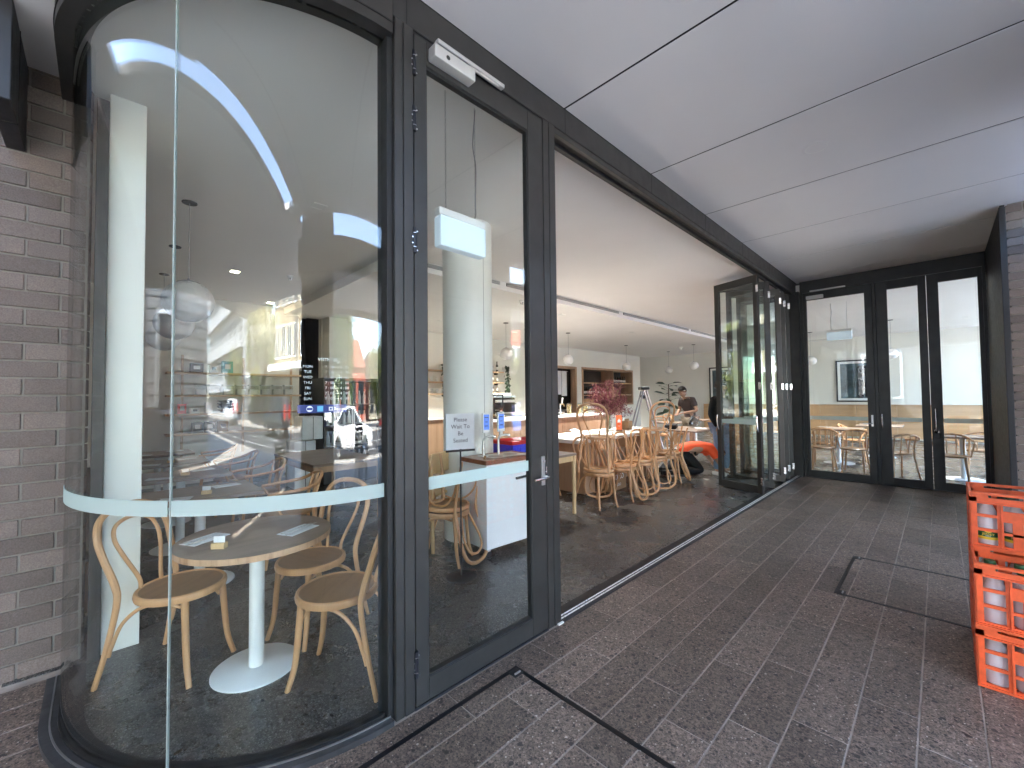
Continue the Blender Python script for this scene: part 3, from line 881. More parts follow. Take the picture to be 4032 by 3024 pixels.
d3 = side_door(0.098, -0.478, -0.030, -0.432, 'narrow glazed door leaf with padlocked pull handle in the return wall')
h = MB().tube(cr([(9.10, 0.05, 1.24), (9.055, 0.05, 1.23), (9.05, 0.05, 1.05), (9.055, 0.05, 0.90), (9.10, 0.05, 0.88)], 5), 0.012, 10).build('pull_handle', 'chrome', d3, True, world=True)
sub(MB().box(9.03, 9.065, 0.01, 0.085, 0.80, 0.88), 'padlock', 'black_plastic', h, d3, bevel=0.006)
sub(MB().tube(cr([(9.048, 0.028, 0.88), (9.048, 0.028, 0.915), (9.048, 0.048, 0.932), (9.048, 0.068, 0.915), (9.048, 0.068, 0.88)], 4), 0.006, 8), 'shackle', 'chrome', h, d3, True)

# ------------------------------------------------------------------ folding glass doors, stacked open at the far end of the track
def leaf(p0, p1, label, detail=True):
    """panel standing between plan points p0 (on the track) and p1"""
    a = Vector((p0[0], p0[1], 0)); b_ = Vector((p1[0], p1[1], 0))
    W_ = (b_ - a).length
    rz = math.atan2(b_.y - a.y, b_.x - a.x)
    t = thing('folding_door', label, 'folding door', (a.x, a.y, 0), rz, 'folding glass doors stacked open')
    S_, H0, H1 = 0.075, 0.016, 3.295
    MB().box(0, S_, -0.024, 0.024, H0, H1).build('stile', 'frame_metal', t, bevel=0.003)
    MB().box(W_ - S_, W_, -0.024, 0.024, H0, H1).build('stile', 'frame_metal', t, bevel=0.003)
    MB().box(S_ + .0005, W_ - S_ - .0005, -0.0235, 0.0235, H1 - 0.115, H1).build('top_rail', 'frame_metal', t, bevel=0.003)
    MB().box(S_ + .0005, W_ - S_ - .0005, -0.0235, 0.0235, H0, 0.125).build('bottom_rail', 'frame_metal', t, bevel=0.003)
    MB().box(S_ - 0.004, W_ - S_ + 0.004, -0.005, 0.005, 0.120, H1 - 0.11).build('pane', 'clear_glass', t)
    MB().box(S_ + 0.003, W_ - S_ - 0.003, 0.006, 0.0075, 1.033, 1.097).build('frosted_band', 'frosted_film', t)
    for z in (0.20, 1.62, 3.08):
        k = MB().box(-0.014, 0.022, 0.0242, 0.032, z - 0.055, z + 0.055).build('hinge_plate', 'bolt_steel', t, bevel=0.003)
    return t
FW = 0.745
zig = [(7.02, 1.862), (7.26, 2.567), (7.62, 1.872), (7.83, 2.575), (8.28, 1.872), (8.40, 2.59), (8.60, 1.872), (8.70, 2.59), (8.90, 1.872)]
lab = ['outermost folding glass door panel with curved pull handles', 'second folding glass door panel behind the outermost one', 'third folding glass door panel from the wide opening', 'fourth folding glass door panel from the wide opening',
       'fifth folding glass door panel from the wide opening', 'sixth folding glass door panel in the stack', 'seventh folding glass door panel in the stack', 'folding glass door panel closest to the return wall']
for i in range(8):
    a, b_ = zig[i], zig[i + 1]
    if i % 2 == 0:
        t = leaf(a, b_, lab[i])
    else:
        t = leaf(b_, a, lab[i])
    if i == 0:
        for s_ in (1, -1):
            MB().tube(cr([(0.035, 0.024 * s_, 1.16), (0.035, 0.055 * s_, 1.16), (0.035, 0.062 * s_, 1.10), (0.035, 0.052 * s_, 0.99), (0.035, 0.024 * s_, 0.93)], 5), 0.009, 8).build('pull_handle', 'chrome', t, True)
            MB().tube(cr([(FW - 0.035, 0.024 * s_, 1.16), (FW - 0.035, 0.055 * s_, 1.16), (FW - 0.035, 0.062 * s_, 1.10), (FW - 0.035, 0.052 * s_, 0.99), (FW - 0.035, 0.024 * s_, 0.93)], 5), 0.009, 8).build('pull_handle', 'chrome', t, True)

# ================================================================== CAFE SHELL
struct(MB().box(-0.45, 18.3, 1.93, 11.0, 3.38, 3.50).build('ceiling', 'ceiling_white'))
struct(MB().box(9.20, 18.3, -3.1, 1.93, 3.38, 3.50).build('ceiling', 'ceiling_white'))
fpi = arc(1.04, 0, 90, 24)
struct(MB().prism((fpi + [(-0.06, 3.5), (0.02, 3.5), (0.02, 1.94), (0.98, 1.94)][:1] + [(0.98, 3.45)])[::-1], 3.383, 3.50).build('ceiling', 'ceiling_white'))
lc = struct(MB().box(2.68, 18.1, 4.95, 9.5, 3.235, 3.379).build('lower_ceiling', 'ceiling_white', bevel=0.004))
# linear air grille on the edge of the lower ceiling
for a, b_ in ((2.9, 4.6), (4.75, 8.2), (8.4, 11.9), (12.1, 15.6)):
    g = MB().box(a, b_, 4.938, 4.951, 3.315, 3.365).build('air_grille', 'grille_dark', lc)
    for z in (3.318, 3.332, 3.346, 3.360):
        q = MB().box(a, b_, 4.930, 4.940, z, z + 0.005).build('grille_blade', 'air_grille', g)
struct(MB().box(-0.45, -0.32, 3.66, 9.6, 0, 3.4).build('wall_left', 'wall_cream'))
struct(MB().box(-0.45, 2.98, 9.42, 9.55, 0, 3.4).build('wall_back', 'wall_cream'))
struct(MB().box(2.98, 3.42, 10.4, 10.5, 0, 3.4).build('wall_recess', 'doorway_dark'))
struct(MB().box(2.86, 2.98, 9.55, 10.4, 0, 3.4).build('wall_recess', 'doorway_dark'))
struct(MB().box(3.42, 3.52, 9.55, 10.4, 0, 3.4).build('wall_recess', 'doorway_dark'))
# bar wall with a doorway and a bottle niche
bwl = struct(MB().box(3.42, 11.36, 9.40, 9.55, 0, 3.4).build('wall_bar', 'wall_cream'))
MB().box(12.54, 12.92, 9.40, 9.55, 0, 3.4).build('wall_panel', 'wall_cream', bwl)
MB().box(16.60, 17.3, 9.40, 9.55, 0, 3.4).build('wall_panel', 'wall_cream', bwl)
MB().box(11.36, 12.54, 9.40, 9.55, 2.56, 3.4).build('wall_panel', 'wall_cream', bwl)
MB().box(12.92, 16.60, 9.40, 9.55, 2.56, 3.4).build('wall_panel', 'wall_cream', bwl)
MB().box(12.92, 16.60, 9.40, 9.55, 0, 1.10).build('wall_panel', 'wall_cream', bwl)
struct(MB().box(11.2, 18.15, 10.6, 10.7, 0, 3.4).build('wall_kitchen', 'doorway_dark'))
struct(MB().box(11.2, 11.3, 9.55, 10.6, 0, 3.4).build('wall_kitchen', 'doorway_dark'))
t = thing('doorway_lining', 'oak lining round the kitchen doorway in the bar wall', 'door lining', (11.9, 9.4, 0))
for a, b_, c_, d_ in ((11.33, 11.42, 0, 2.56), (12.48, 12.57, 0, 2.56), (11.42, 12.48, 2.48, 2.57)):
    MB().box(a, b_, 9.37, 9.56, c_, d_).build('lining', 'panel_oak', t, world=True)
struct(MB().box(18.0, 18.15, -3.1, 10.7, 0, 3.4).build('wall_far', 'wall_cream'))
w = thing('wainscot', 'low timber wainscot along the far wall of the dining room', 'wainscot', (17.97, 3, 0))
for i in range(10):
    MB().box(17.94, 17.995, -3.0 + i * 0.99, -3.0 + i * 0.99 + 0.985, 0.05, 1.09).build('panel', 'wainscot', w, world=True, bevel=0.003)
MB().box(17.92, 17.995, -3.0, 6.9, 1.092, 1.11).build('cap', 'wainscot', w, world=True)
# street-side wall of the far dining room: glazed like the rest
sg = thing('street_window', 'glazed street wall of the far dining room', 'window', (13.5, -3.05, 0))
for x in (9.62, 11.6, 13.6, 15.6, 17.6):
    MB().box(x, x + 0.1, -3.12, -3.02, 0, 3.4).build('mullion', 'frame_metal', sg, world=True)
MB().box(9.72, 17.6, -3.11, -3.03, 3.2, 3.4).build('head', 'frame_metal', sg, world=True)
for x in (9.72, 11.7, 13.7, 15.7):
    MB().box(x, x + 1.88, -3.075, -3.065, 0.02, 3.2).build('pane', 'clear_glass', sg, world=True)
struct(MB().box(9.16, 9.62, -3.15, -0.573, 0, 3.4).build('wall_pillar', 'wall_cream'))

# white nib column beside the curved window and the round column behind the door
t = thing('wall_nib', 'white painted column just inside the curved window', 'column', (0.1, 3.7, 0))
MB().box(0.021, 0.192, 3.50, 4.05, 0, 3.379).build('shaft', 'column_white', t, world=True, bevel=0.003)
t = thing('round_column', 'round white column behind the wait to be seated sign', 'column', (2.88, 3.62, 0))
MB().lathe([(0.27, 0.0), (0.27, 3.379)], 48).build('shaft', 'column_white', t, True)
MB().box(-0.0015, 0.0015, -0.2712, -0.268, 0.0, 3.37).build('joint', 'grille_dark', t)
t = thing('square_column', 'white square column behind the drinks fridge', 'column', (3.6, 9.2, 0))
MB().box(3.44, 3.84, 9.0, 9.39, 0, 3.23).build('shaft', 'column_white', t, world=True, bevel=0.004)
# ================================================================== THE STREET BEHIND THE CAMERA (seen in the glass)
def building(name, label, x0, x1, y1, depth, h, wall_mat, floors, bays, win=(1.1, 1.5), base=3.6, awning=None, roof='flat', balcony=False, face='y'):
    """block whose front looks to +Y at y1"""
    t = thing(name, label, 'building', ((x0 + x1) / 2, y1 - depth / 2, 0))
    MB().box(x0, x1, y1 - depth, y1, -0.05, h).build('wall', wall_mat, t, world=True)
    if roof == 'gable':
        ym = y1 - depth / 2
        mb = MB()
        mb.add([(x0 - .3, y1 + .3, h), (x1 + .3, y1 + .3, h), (x1 + .3, y1 - depth - .3, h), (x0 - .3, y1 - depth - .3, h), (x0 + 1.5, ym, h + 2.4), (x1 - 1.5, ym, h + 2.4)],
               [(0, 1, 5, 4), (2, 3, 4, 5), (1, 2, 5), (3, 0, 4), (3, 2, 1, 0)])
        r_ = mb.build('roof', 'roof_tile', t, world=True)
        sub(MB().box(x0 + 2, x0 + 2.7, ym - .5, ym + .2, h + 1.0, h + 3.4), 'chimney', 'brick_red_far', r_, t)
    else:
        MB().box(x0 - .15, x1 + .15, y1 - depth, y1 + .15, h, h + 0.5).build('parapet', wall_mat, t, world=True)
    bw_ = (x1 - x0) / bays
    for f_ in range(floors):
        z0 = base + f_ * 3.1 + 0.5
        for i in range(bays):
            cx = x0 + bw_ * (i + 0.5)
            w_, h_ = win
            fr = MB()
            for (a, b_, c_, d_) in ((cx - w_ / 2 - .08, cx + w_ / 2 + .08, z0 - .08, z0), (cx - w_ / 2 - .08, cx + w_ / 2 + .08, z0 + h_, z0 + h_ + .08),
                                    (cx - w_ / 2 - .08, cx - w_ / 2, z0, z0 + h_), (cx + w_ / 2, cx + w_ / 2 + .08, z0, z0 + h_), (cx - .03, cx + .03, z0, z0 + h_)):
                fr.box(a, b_, y1 - 0.02, y1 + 0.07, c_, d_)
            w = fr.build('window', 'white_metal', t, world=True)
            sub(MB().box(cx - w_ / 2, cx + w_ / 2, y1 + 0.005, y1 + 0.02, z0, z0 + h_), 'pane', 'window_dark', w, t)
        if balcony:
            MB().box(x0, x1, y1 + .02, y1 + 1.1, z0 - .55, z0 - .40).build('balcony', 'render_white', t, world=True)
            MB().box(x0, x1, y1 + 1.02, y1 + 1.1, z0 - .40, z0 + .45).build('balustrade', 'render_white', t, world=True)
    for i in range(bays):
        cx = x0 + bw_ * (i + 0.5)
        MB().box(cx - bw_ * .38, cx + bw_ * .38, y1 + .004, y1 + .03, 0.4, 2.7).build('shop_window', 'window_dark', t, world=True)
    if awning:
        MB().box(x0, x1, y1 + .04, y1 + 2.6, 3.0, 3.35).build('awning', awning, t, world=True)
    return t
building('apartment_block', 'pale grey apartment block with balconies far down the street', -50, -25.5, -19.8, 14, 14.5, 'render_white', 4, 9, (1.8, 1.9), 2.2, None, 'flat', True)
building('shop_building', 'tan rendered shop building with white awning across the road', -14.8, -6.8, -20.2, 12, 9.2, 'render_tan', 2, 5, (0.95, 1.8), 3.4, 'white_metal')
building('shop_building', 'narrow grey terrace between the apartments and the tan building', -24.5, -15.2, -22.5, 12, 5.2, 'render_grey', 0, 3, awning='white_metal')
building('cottage', 'low brick cottage with red tiled roof across the road', .5, 8.0, -26.5, 7, 3.6, 'brick_red_far', 0, 3, roof='gable')
building('shop_building', 'low cream building behind the bushes across the road', 9.5, 15.0, -27, 8, 4.4, 'render_cream', 0, 3)
building('brick_building', 'red brick building with white string courses across the road', 17.5, 31, -20.6, 12, 7.6, 'brick_red_far', 1, 5, (1.2, 1.7), 3.3, 'white_metal')
building('shop_building', 'tall grey corner building at the end of the road', 32, 50, -20.5, 14, 13, 'render_grey', 3, 6)

def tree(label, x, y, h, rad, mat, n, droop=0.0):
    rnd = random.Random(int(x * 13 + y * 7))
    t = thing('street_tree', label, 'tree', (x, y, -0.1), group='street trees across the road')
    tb = MB()
    tb.tube(cr([(0, 0, 0), (0.05, 0.03, h * 0.25), (-0.06, 0.02, h * 0.5), (0.02, 0, h * 0.8)], 4), [0.17 - 0.0105 * k for k in range(13)], 8)
    tips = []
    for k in range(9):
        a = k * 2.4; z0 = h * (0.36 + 0.05 * k)
        L_ = rad * rnd.uniform(0.55, 0.95)
        p = (math.cos(a) * L_, math.sin(a) * L_, z0 + rnd.uniform(.5, 1.4))
        tb.tube([(0, 0, z0), (p[0] * .5, p[1] * .5, z0 + .7), p], [0.06, 0.04, 0.015], 5)
        tips.append(p)
    tb.build('trunk', 'bark', t, True)
    mb = MB()
    clumps = [(rnd.gauss(0, rad * .45), rnd.gauss(0, rad * .45), h * .68 + rnd.gauss(0, h * .14), rnd.uniform(.35, .95)) for _ in range(26)] + [(p[0], p[1], p[2], .7) for p in tips]
    for i in range(n):
        c_ = clumps[i % len(clumps)]
        p = Vector((c_[0] + rnd.gauss(0, c_[3] * .5), c_[1] + rnd.gauss(0, c_[3] * .5), c_[2] + rnd.gauss(0, c_[3] * .45) - droop * rnd.random() ** 2))
        s_ = rnd.uniform(.07, .16)
        e = Euler((rnd.uniform(0, 6.3), rnd.uniform(0, 6.3), rnd.uniform(0, 6.3))).to_matrix()
        mb.quad(*(p + e @ Vector(q) * s_ for q in ((-1, -.5, 0), (1, -.5, 0), (1, .5, 0), (-1, .5, 0))))
    mb.build('crown', mat, t)
tree('broad yellow green tree in front of the tan building across the road', -17.0, -18.4, 8.6, 3.6, 'foliage_sun', 7000, 1.6)
tree('tall weeping tree in front of the red roofed cottage across the road', 1.0, -18.8, 8.5, 2.4, 'foliage_green', 5200, 3.2)
tree('low bushy tree beside the cream building across the road', 9.5, -18.6, 4.3, 2.3, 'foliage_sun', 4200, .8)
tree('leafy tree in front of the red brick building', 22.5, -18.2, 4.6, 2.0, 'foliage_sun', 4200, .6)
tree('yellow tree far down the street by the apartments', -27.0, -17.9, 5.2, 2.0, 'foliage_sun', 3000, .6)
tree('green tree beyond the end of the canopy', 33.0, -18.6, 8, 2.8, 'foliage_green', 3000, .8)

def car(label, x, y, rz, paint, suv=False, z=-0.14):
    t = thing('parked_car', label, 'car', (x, y, z), rz, 'cars on the road behind the photographer')
    if suv:
        prof = [(-2.2, .42), (-2.25, .95), (-2.15, 1.05), (-1.95, 1.62), (-1.7, 1.72), (.2, 1.72), (.95, 1.12), (2.05, .98), (2.25, .75), (2.22, .38)]
        glassp = [(-1.98, 1.1), (-1.82, 1.58), (.12, 1.60), (.74, 1.12)]
        roofz = 1.72
    else:
        prof = [(-2.25, .36), (-2.3, .72), (-2.15, .94), (-1.65, 1.0), (-.95, 1.36), (-.3, 1.45), (.25, 1.42), (1.05, 1.0), (2.0, .84), (2.25, .62), (2.22, .32)]
        glassp = [(-1.5, 1.01), (-.88, 1.32), (-.3, 1.39), (.2, 1.36), (.88, 1.0)]
        roofz = 1.45
    W_ = 0.88
    def inset(zz):
        return W_ if zz < 0.95 else W_ - 0.20 * (zz - .95) / .6
    n = len(prof)
    mb = MB()
    mb.add([(px, -inset(pz), pz) for px, pz in prof] + [(px, inset(pz), pz) for px, pz in prof],
           [tuple(range(n)), tuple(range(2 * n - 1, n - 1, -1))] + [(i, n + i, n + (i + 1) % n, (i + 1) % n) for i in range(n)])
    mb.build('body', paint, t, True, bevel=0.05, seg=2)
    for s_ in (-1, 1):
        m_ = len(glassp)
        g = MB().add([(px, s_ * (inset(pz) + 0.012), pz) for px, pz in glassp] + [(px, s_ * (inset(pz) - .03), pz) for px, pz in glassp],
                     [tuple(range(m_)), tuple(range(2 * m_ - 1, m_ - 1, -1))] + [(i, (i + 1) % m_, m_ + (i + 1) % m_, m_ + i) for i in range(m_)])
        g.build('side_window', 'car_glass', t)
        MB().box(-.36, -.30, s_ * inset(1.2) - .03, s_ * inset(1.2) + .03, .98, roofz - .08).build('door_pillar', paint, t)
        for wx in (-1.38, 1.38):
            w = MB().tube([(wx, s_ * .70, .33), (wx, s_ * .90, .33)], .33, 22).build('wheel', 'dark_rubber', t, True)
            MB().tube([(wx, s_ * .88, .33), (wx, s_ * .915, .33)], .21, 18).build('rim', 'chrome', w, True)
        MB().box(-2.32, -2.16, s_ * .62 - .18, s_ * .62 + .18, .78, .94 if not suv else 1.4).build('tail_light', 'tail_red', t, bevel=.02)
        MB().box(2.12, 2.26, s_ * .62 - .16, s_ * .62 + .16, .66, .80).build('headlight', 'porcelain', t, bevel=.02)
    a, b_ = (prof[6], prof[5]) if suv else (prof[7], prof[6])
    MB().add([(a[0] + .012, -.66, a[1] + .03), (a[0] + .012, .66, a[1] + .03), (b_[0] + .03, .60, b_[1] - .02), (b_[0] + .03, -.60, b_[1] - .02)], [(0, 1, 2, 3)]).build('windscreen', 'car_glass', t)
    return t
car('white hatchback parked at the kerb facing the cafe', 1.9, -8.6, R(0), 'car_white')
car('white sedan parked further along the kerb', 8.0, -8.6, R(0), 'car_white')
car('blue hatchback parked behind the sedan', 13.4, -8.55, R(180), 'car_blue')
car('dark four wheel drive stopped in the far lane', -10.0, -13.9, R(188), 'car_dark', True)
car('white four wheel drive parked across the road', -26, -15.9, R(180), 'car_white', True)
# stacked alloy chairs on the footpath
def alloy_chair_mesh():
    mb = MB()
    for s_ in (-.22, .22):
        mb.tube(cr([(s_, -.25, 0), (s_, -.22, .45), (s_, -.27, .65), (s_, -.33, .86)], 4), .013, 6)
        mb.tube(cr([(s_, .24, 0), (s_, .22, .44)], 3), .013, 6)
        mb.tube([(s_, .22, .44), (s_, -.22, .46)], .012, 6)
    return mb
def alloy_stack(x, y, rz, n, label):
    for i in range(n):
        t = thing('alloy_chair', label, 'chair', (x + .05 * i * math.cos(rz + 1.57), y + .05 * i * math.sin(rz + 1.57), -.014 + .085 * i), rz, 'stacked alloy chairs on the footpath')
        alloy_chair_mesh().build('frame', 'alloy_chair', t, True)
        MB().box(-.22, .22, -.22, .24, .445, .465).build('seat', 'alloy_chair', t, bevel=.008)
        for k in range(3):
            MB().box(-.215, .215, -.345 + .02 * (2 - k), -.33 + .02 * (2 - k), .62 + .09 * k, .67 + .09 * k).build('back_slat', 'alloy_chair', t)
alloy_stack(-2.4, -3.2, R(60), 5, 'silver slatted chair stacked on the footpath under the awning')
alloy_stack(-1.2, -4.2, R(20), 4, 'silver slatted chair in the second footpath stack')
alloy_stack(1.9, -3.4, R(-15), 4, 'silver slatted chair in the footpath stack by the white car')
# street sign pole
t = thing('sign_pole', 'thin sign pole on the footpath edge', 'pole', (-.9, -6.8, -.02))
MB().tube([(0, 0, 0), (0, 0, 3.0)], .03, 10).build('post', 'grey_metal', t, True)
MB().box(-.15, .15, -.012, .012, 2.3, 2.9).build('sign_plate', 'paper', t, bevel=.003)
# far kerb pole with wires
t = thing('power_pole', 'timber power pole across the road', 'pole', (-8.0, -18.0, 0))
MB().tube([(0, 0, -.1), (0, 0, 10)], [.16, .12], 10).build('post', 'bark', t, True)
MB().box(-1.1, 1.1, -.06, .06, 9.0, 9.14).build('crossarm', 'bark', t)

# weatherboard building across the side lane
t = thing('weatherboard_building', 'pale weatherboard building across the lane, reflected in the curved window', 'building', (-12, 5, 0))
MB().box(-18, -9.03, -1.9, 16, -0.05, 5.3).build('wall', 'render_grey', t, world=True)
for k in range(20):
    MB().add([(-9.03, -1.9, .05 + .26 * k), (-9.03, 16, .05 + .26 * k), (-9.00, 16, .05 + .26 * k), (-9.00, -1.9, .05 + .26 * k), (-9.028, -1.9, .308 + .26 * k), (-9.028, 16, .308 + .26 * k), (-9.02, 16, .308 + .26 * k), (-9.02, -1.9, .308 + .26 * k)],
             [(0, 1, 2, 3), (3, 2, 6, 7), (4, 7, 6, 5), (0, 3, 7, 4), (1, 5, 6, 2)]).build('weatherboard', 'board_paint', t, world=True)
for y in (1.2, 4.4, 7.6):
    w = MB().box(-9.02, -8.95, y, y + .09, 1.2, 3.4).box(-9.02, -8.95, y + 1.4, y + 1.49, 1.2, 3.4).box(-9.02, -8.95, y + .09, y + 1.4, 1.2, 1.29).box(-9.02, -8.95, y + .09, y + 1.4, 3.31, 3.4).build('window', 'white_metal', t, world=True)
    sub(MB().box(-8.995, -8.985, y + .09, y + 1.4, 1.29, 3.31), 'pane', 'window_dark', w, t)
MB().box(-18.2, -8.8, -2.1, 16, 5.3, 5.55).build('roof', 'render_grey', t, world=True)
# ================================================================== CAFE FURNITURE
def bentwood(label, group):
    t = thing('bentwood_chair', label, 'chair', (0, 0, 0), 0, group)
    # seat: ply disc in a turned rim
    MB().lathe([(0.001, .452), (.186, .452), (.188, .462), (.150, .4605), (.001, .458)][1:4] + [(.001, .457)], 36, sy=1.02).build('seat', 'seat_ply', t, True)
    ring = [(.186, .427), (.205, .430), (.2085, .445), (.205, .462), (.196, .4685), (.187, .463), (.186, .427)]
    MB().lathe(ring, 40, sy=1.02, cap=False).build('seat_rim', 'bentwood', t, True)
    # back frame: rear legs and outer hoop bent from one piece
    half = [(.205, -.295, 0), (.190, -.245, .20), (.178, -.205, .42), (.178, -.215, .52), (.196, -.262, .66), (.200, -.295, .76), (.172, -.322, .845), (.10, -.336, .892), (0, -.340, .905)]
    half = [(x, y, z if z < .5 else .46 + (z - .46) * 1.0) for x, y, z in half]
    path = cr(half + [(-x, y, z) for x, y, z in half[-2::-1]], 6)
    n_ = len(path)
    rr = [.0125 + .0042 * min(1, min(i, n_ - 1 - i) / 18) for i in range(n_)]
    MB().tube(path, rr, 8).build('back_frame', 'bentwood', t, True)
    half = [(.062, -.187, .455), (.066, -.196, .52), (.112, -.245, .66), (.125, -.282, .745), (.095, -.308, .808), (0, -.320, .835)]
    MB().tube(cr(half + [(-x, y, z) for x, y, z in half[-2::-1]], 6), .0105, 8).build('inner_hoop', 'bentwood', t, True)
    for s_ in (-1, 1):
        MB().tube(cr([(s_ * .128, .132, .438), (s_ * .134, .142, .30), (s_ * .142, .158, .12), (s_ * .158, .188, 0)], 5), [.0185, .0185, .018, .018, .0175, .0175, .017, .017, .0165, .016, .0155, .015, .0145, .014, .0135, .0135], 10).build('leg', 'bentwood', t, True)
        # arched brace from under the seat down to the rear leg
        MB().tube(cr([(s_ * .122, .105, .395), (s_ * .142, .03, .418), (s_ * .160, -.08, .405), (s_ * .176, -.17, .330), (s_ * .184, -.218, .22), (s_ * .186, -.236, .16)], 5), .0095, 8).build('brace', 'bentwood', t, True)
    MB().tube(cr([(-.120, .125, .355), (-.09, .10, .408), (0, .085, .419), (.09, .10, .408), (.120, .125, .355)], 5), .0095, 8).build('brace', 'bentwood', t, True)
    return t
def aim(x, y, tx, ty):
    return math.atan2(ty - y, tx - x) - math.pi / 2
CH = bentwood('bentwood chair with its back against the curved glass corner, at the round table', 'chairs at the round window table')
CH.matrix_basis = Matrix.Translation((.345, 3.02, .004)) @ Matrix.Rotation(aim(.345, 3.02, .66, 2.66), 4, 'Z')
place(CH, (.945, 2.345, .004), aim(.945, 2.345, .655, 2.66), 'bentwood chair closest to the hinged door, at the round table', 'chairs at the round window table')
place(CH, (.995, 2.895, .004), aim(.995, 2.895, .62, 2.74), 'bentwood chair on the far side of the round table', 'chairs at the round window table')

# round pedestal table in the window
def lay_setting(x, y, z, rz, where):
    """napkin with knife and fork"""
    t = thing('place_setting', 'folded napkin with knife and fork ' + where, 'place setting', (x, y, z), rz, 'cutlery laid on the tables')
    MB().box(-.055, .055, -.10, .10, 0, .004).build('napkin', 'paper', t, bevel=.001)
    MB().tube([(-.02, -.10, .0075), (-.018, .01, .0075)], .0035, 6, flat=.6).tube([(-.018, .01, .007), (-.017, .115, .006)], [.006, .0055], 6, flat=.35).build('knife', 'chrome', t, True)
    f_ = MB().tube([(.022, -.11, .0075), (.018, .04, .008), (.017, .065, .010)], [.0035, .003, .0045], 6, flat=.6)
    for dx in (-.007, 0, .007):
        f_.tube([(.017 + dx, .062, .010), (.017 + dx, .115, .012)], .0014, 5)
    f_.build('fork', 'chrome', t, True)
def number_block(x, y, z, rz, where):
    t = thing('table_number', 'pale wooden block holding a white card ' + where, 'table number', (x, y, z), rz, 'table number blocks')
    MB().box(-.033, .033, -.017, .017, 0, .030).build('block', 'pale_wood', t, bevel=.002)
    MB().box(-.028, .028, -.0015, .0015, .024, .062).build('card', 'paper', t)
TX, TY = .645, 2.725
t = thing('round_table', 'round timber topped cafe table on a white pedestal in the curved window', 'table', (TX, TY, .004))
MB().lathe([(.372, .700), (.380, .703), (.380, .733), (.376, .736)], 64).build('tabletop', 'oak_top', t, True)
MB().lathe([(.3803, .703), (.3812, .704), (.3812, .7325), (.3803, .7335)], 64, cap=False).build('edge_band', 'oak_edge', t, True)
MB().lathe([(.0375, .010), (.0375, .699)], 28).build('pole', 'white_metal', t, True)
MB().lathe([(.215, 0), (.215, .006), (.208, .011), (.05, .013), (.04, .014)], 56).build('base', 'white_metal', t, True)
lay_setting(.42, 2.82, .7405, R(118), 'at the window side of the round table')
lay_setting(.83, 2.62, .7405, R(-62), 'at the door side of the round table')
number_block(.445, 2.60, .7405, R(-42), 'on the round table')

# row of rectangular tables along the wall banquette
def rect_table(x0, x1, y0, y1, z, label, group, pole=None, base_r=.24):
    cx, cy = (x0 + x1) / 2, (y0 + y1) / 2
    t = thing('cafe_table', label, 'table', (cx, cy, .004), 0, group)
    MB().box(x0, x1, y0, y1, z - .032, z).build('tabletop', 'oak_top', t, world=True, bevel=.003)
    px, py = pole or (cx, cy)
    MB().lathe([(.0375, .010), (.0375, z - .037)], 24, (px - cx, py - cy, 0)).build('pole', 'white_metal', t, True)
    MB().lathe([(base_r, 0), (base_r, .006), (base_r - .01, .011), (.05, .013)], 40, (px - cx, py - cy, 0)).build('base', 'white_metal', t, True)
    return t
ordn = ['first', 'second', 'third', 'fourth']
for i, y in enumerate((3.97, 5.15, 6.35, 7.55)):
    rect_table(.22, .99, y, y + .62, .744, '%s rectangular timber table along the banquette behind the round table' % ordn[i], 'tables along the banquette', (.60, y + .31))
    lay_setting(.80, y + .44, .745, R(100), 'on the far side of the %s banquette table' % ordn[i])
    lay_setting(.42, y + .12, .745, R(70), 'on the near side of the %s banquette table' % ordn[i])
    if i < 3: number_block(.62, y + .17, .745, R(-25), 'on the %s banquette table' % ordn[i])
# timber arm chairs facing the banquette
def armchair(label, group):
    t = thing('arm_chair', label, 'chair', (0, 0, 0), 0, group)
    MB().lathe([(.20, .430), (.212, .436), (.212, .455), (.20, .462), (.001, .458)], 30, sy=1.0).build('seat', 'seat_ply', t, True)
    pth = cr([(.235, .19, .665), (.262, .0, .675), (.235, -.17, .70), (.14, -.255, .76), (0, -.285, .785), (-.14, -.255, .76), (-.235, -.17, .70), (-.262, 0, .675), (-.235, .19, .665)], 6)
    MB().tube(pth, .0155, 8).build('arm_hoop', 'bentwood', t, True)
    for s_ in (-1, 1):
        MB().tube(cr([(s_ * .235, .19, .665), (s_ * .215, .12, .55), (s_ * .195, .07, .44)], 4), .011, 8).build('arm_post', 'bentwood', t, True)
        MB().tube(cr([(s_ * .14, .14, .44), (s_ * .165, .20, 0)], 4), .015, 8).build('leg', 'bentwood', t, True)
        MB().tube(cr([(s_ * .15, -.245, .755), (s_ * .145, -.19, .45), (s_ * .19, -.27, 0)], 6), .0145, 8).build('leg', 'bentwood', t, True)
        MB().tube(cr([(s_ * .06, -.278, .78), (s_ * .055, -.20, .46)], 4), .009, 8).build('back_bar', 'bentwood', t, True)
    return t
AC = armchair('bentwood arm chair facing the first banquette table', 'arm chairs facing the banquette')
AC.matrix_basis = Matrix.Translation((1.27, 4.30, .004)) @ Matrix.Rotation(R(82), 4, 'Z')
for i, y in enumerate((5.48, 6.66, 7.86)):
    place(AC, (1.28, y, .004), R(95 - 8 * i), 'bentwood arm chair facing the %s banquette table' % ordn[i + 1])
t = thing('banquette', 'long upholstered bench along the left wall behind the tables', 'bench', (-.1, 6.5, 0))
MB().box(-.31, .19, 4.1, 9.3, .06, .40).build('plinth', 'panel_oak', t, world=True)
MB().box(-.31, .20, 4.1, 9.3, .402, .47).build('seat', 'shirt_dark', t, world=True, bevel=.02)
MB().box(-.315, -.20, 4.1, 9.3, .475, .95).build('backrest', 'wainscot', t, world=True, bevel=.02)
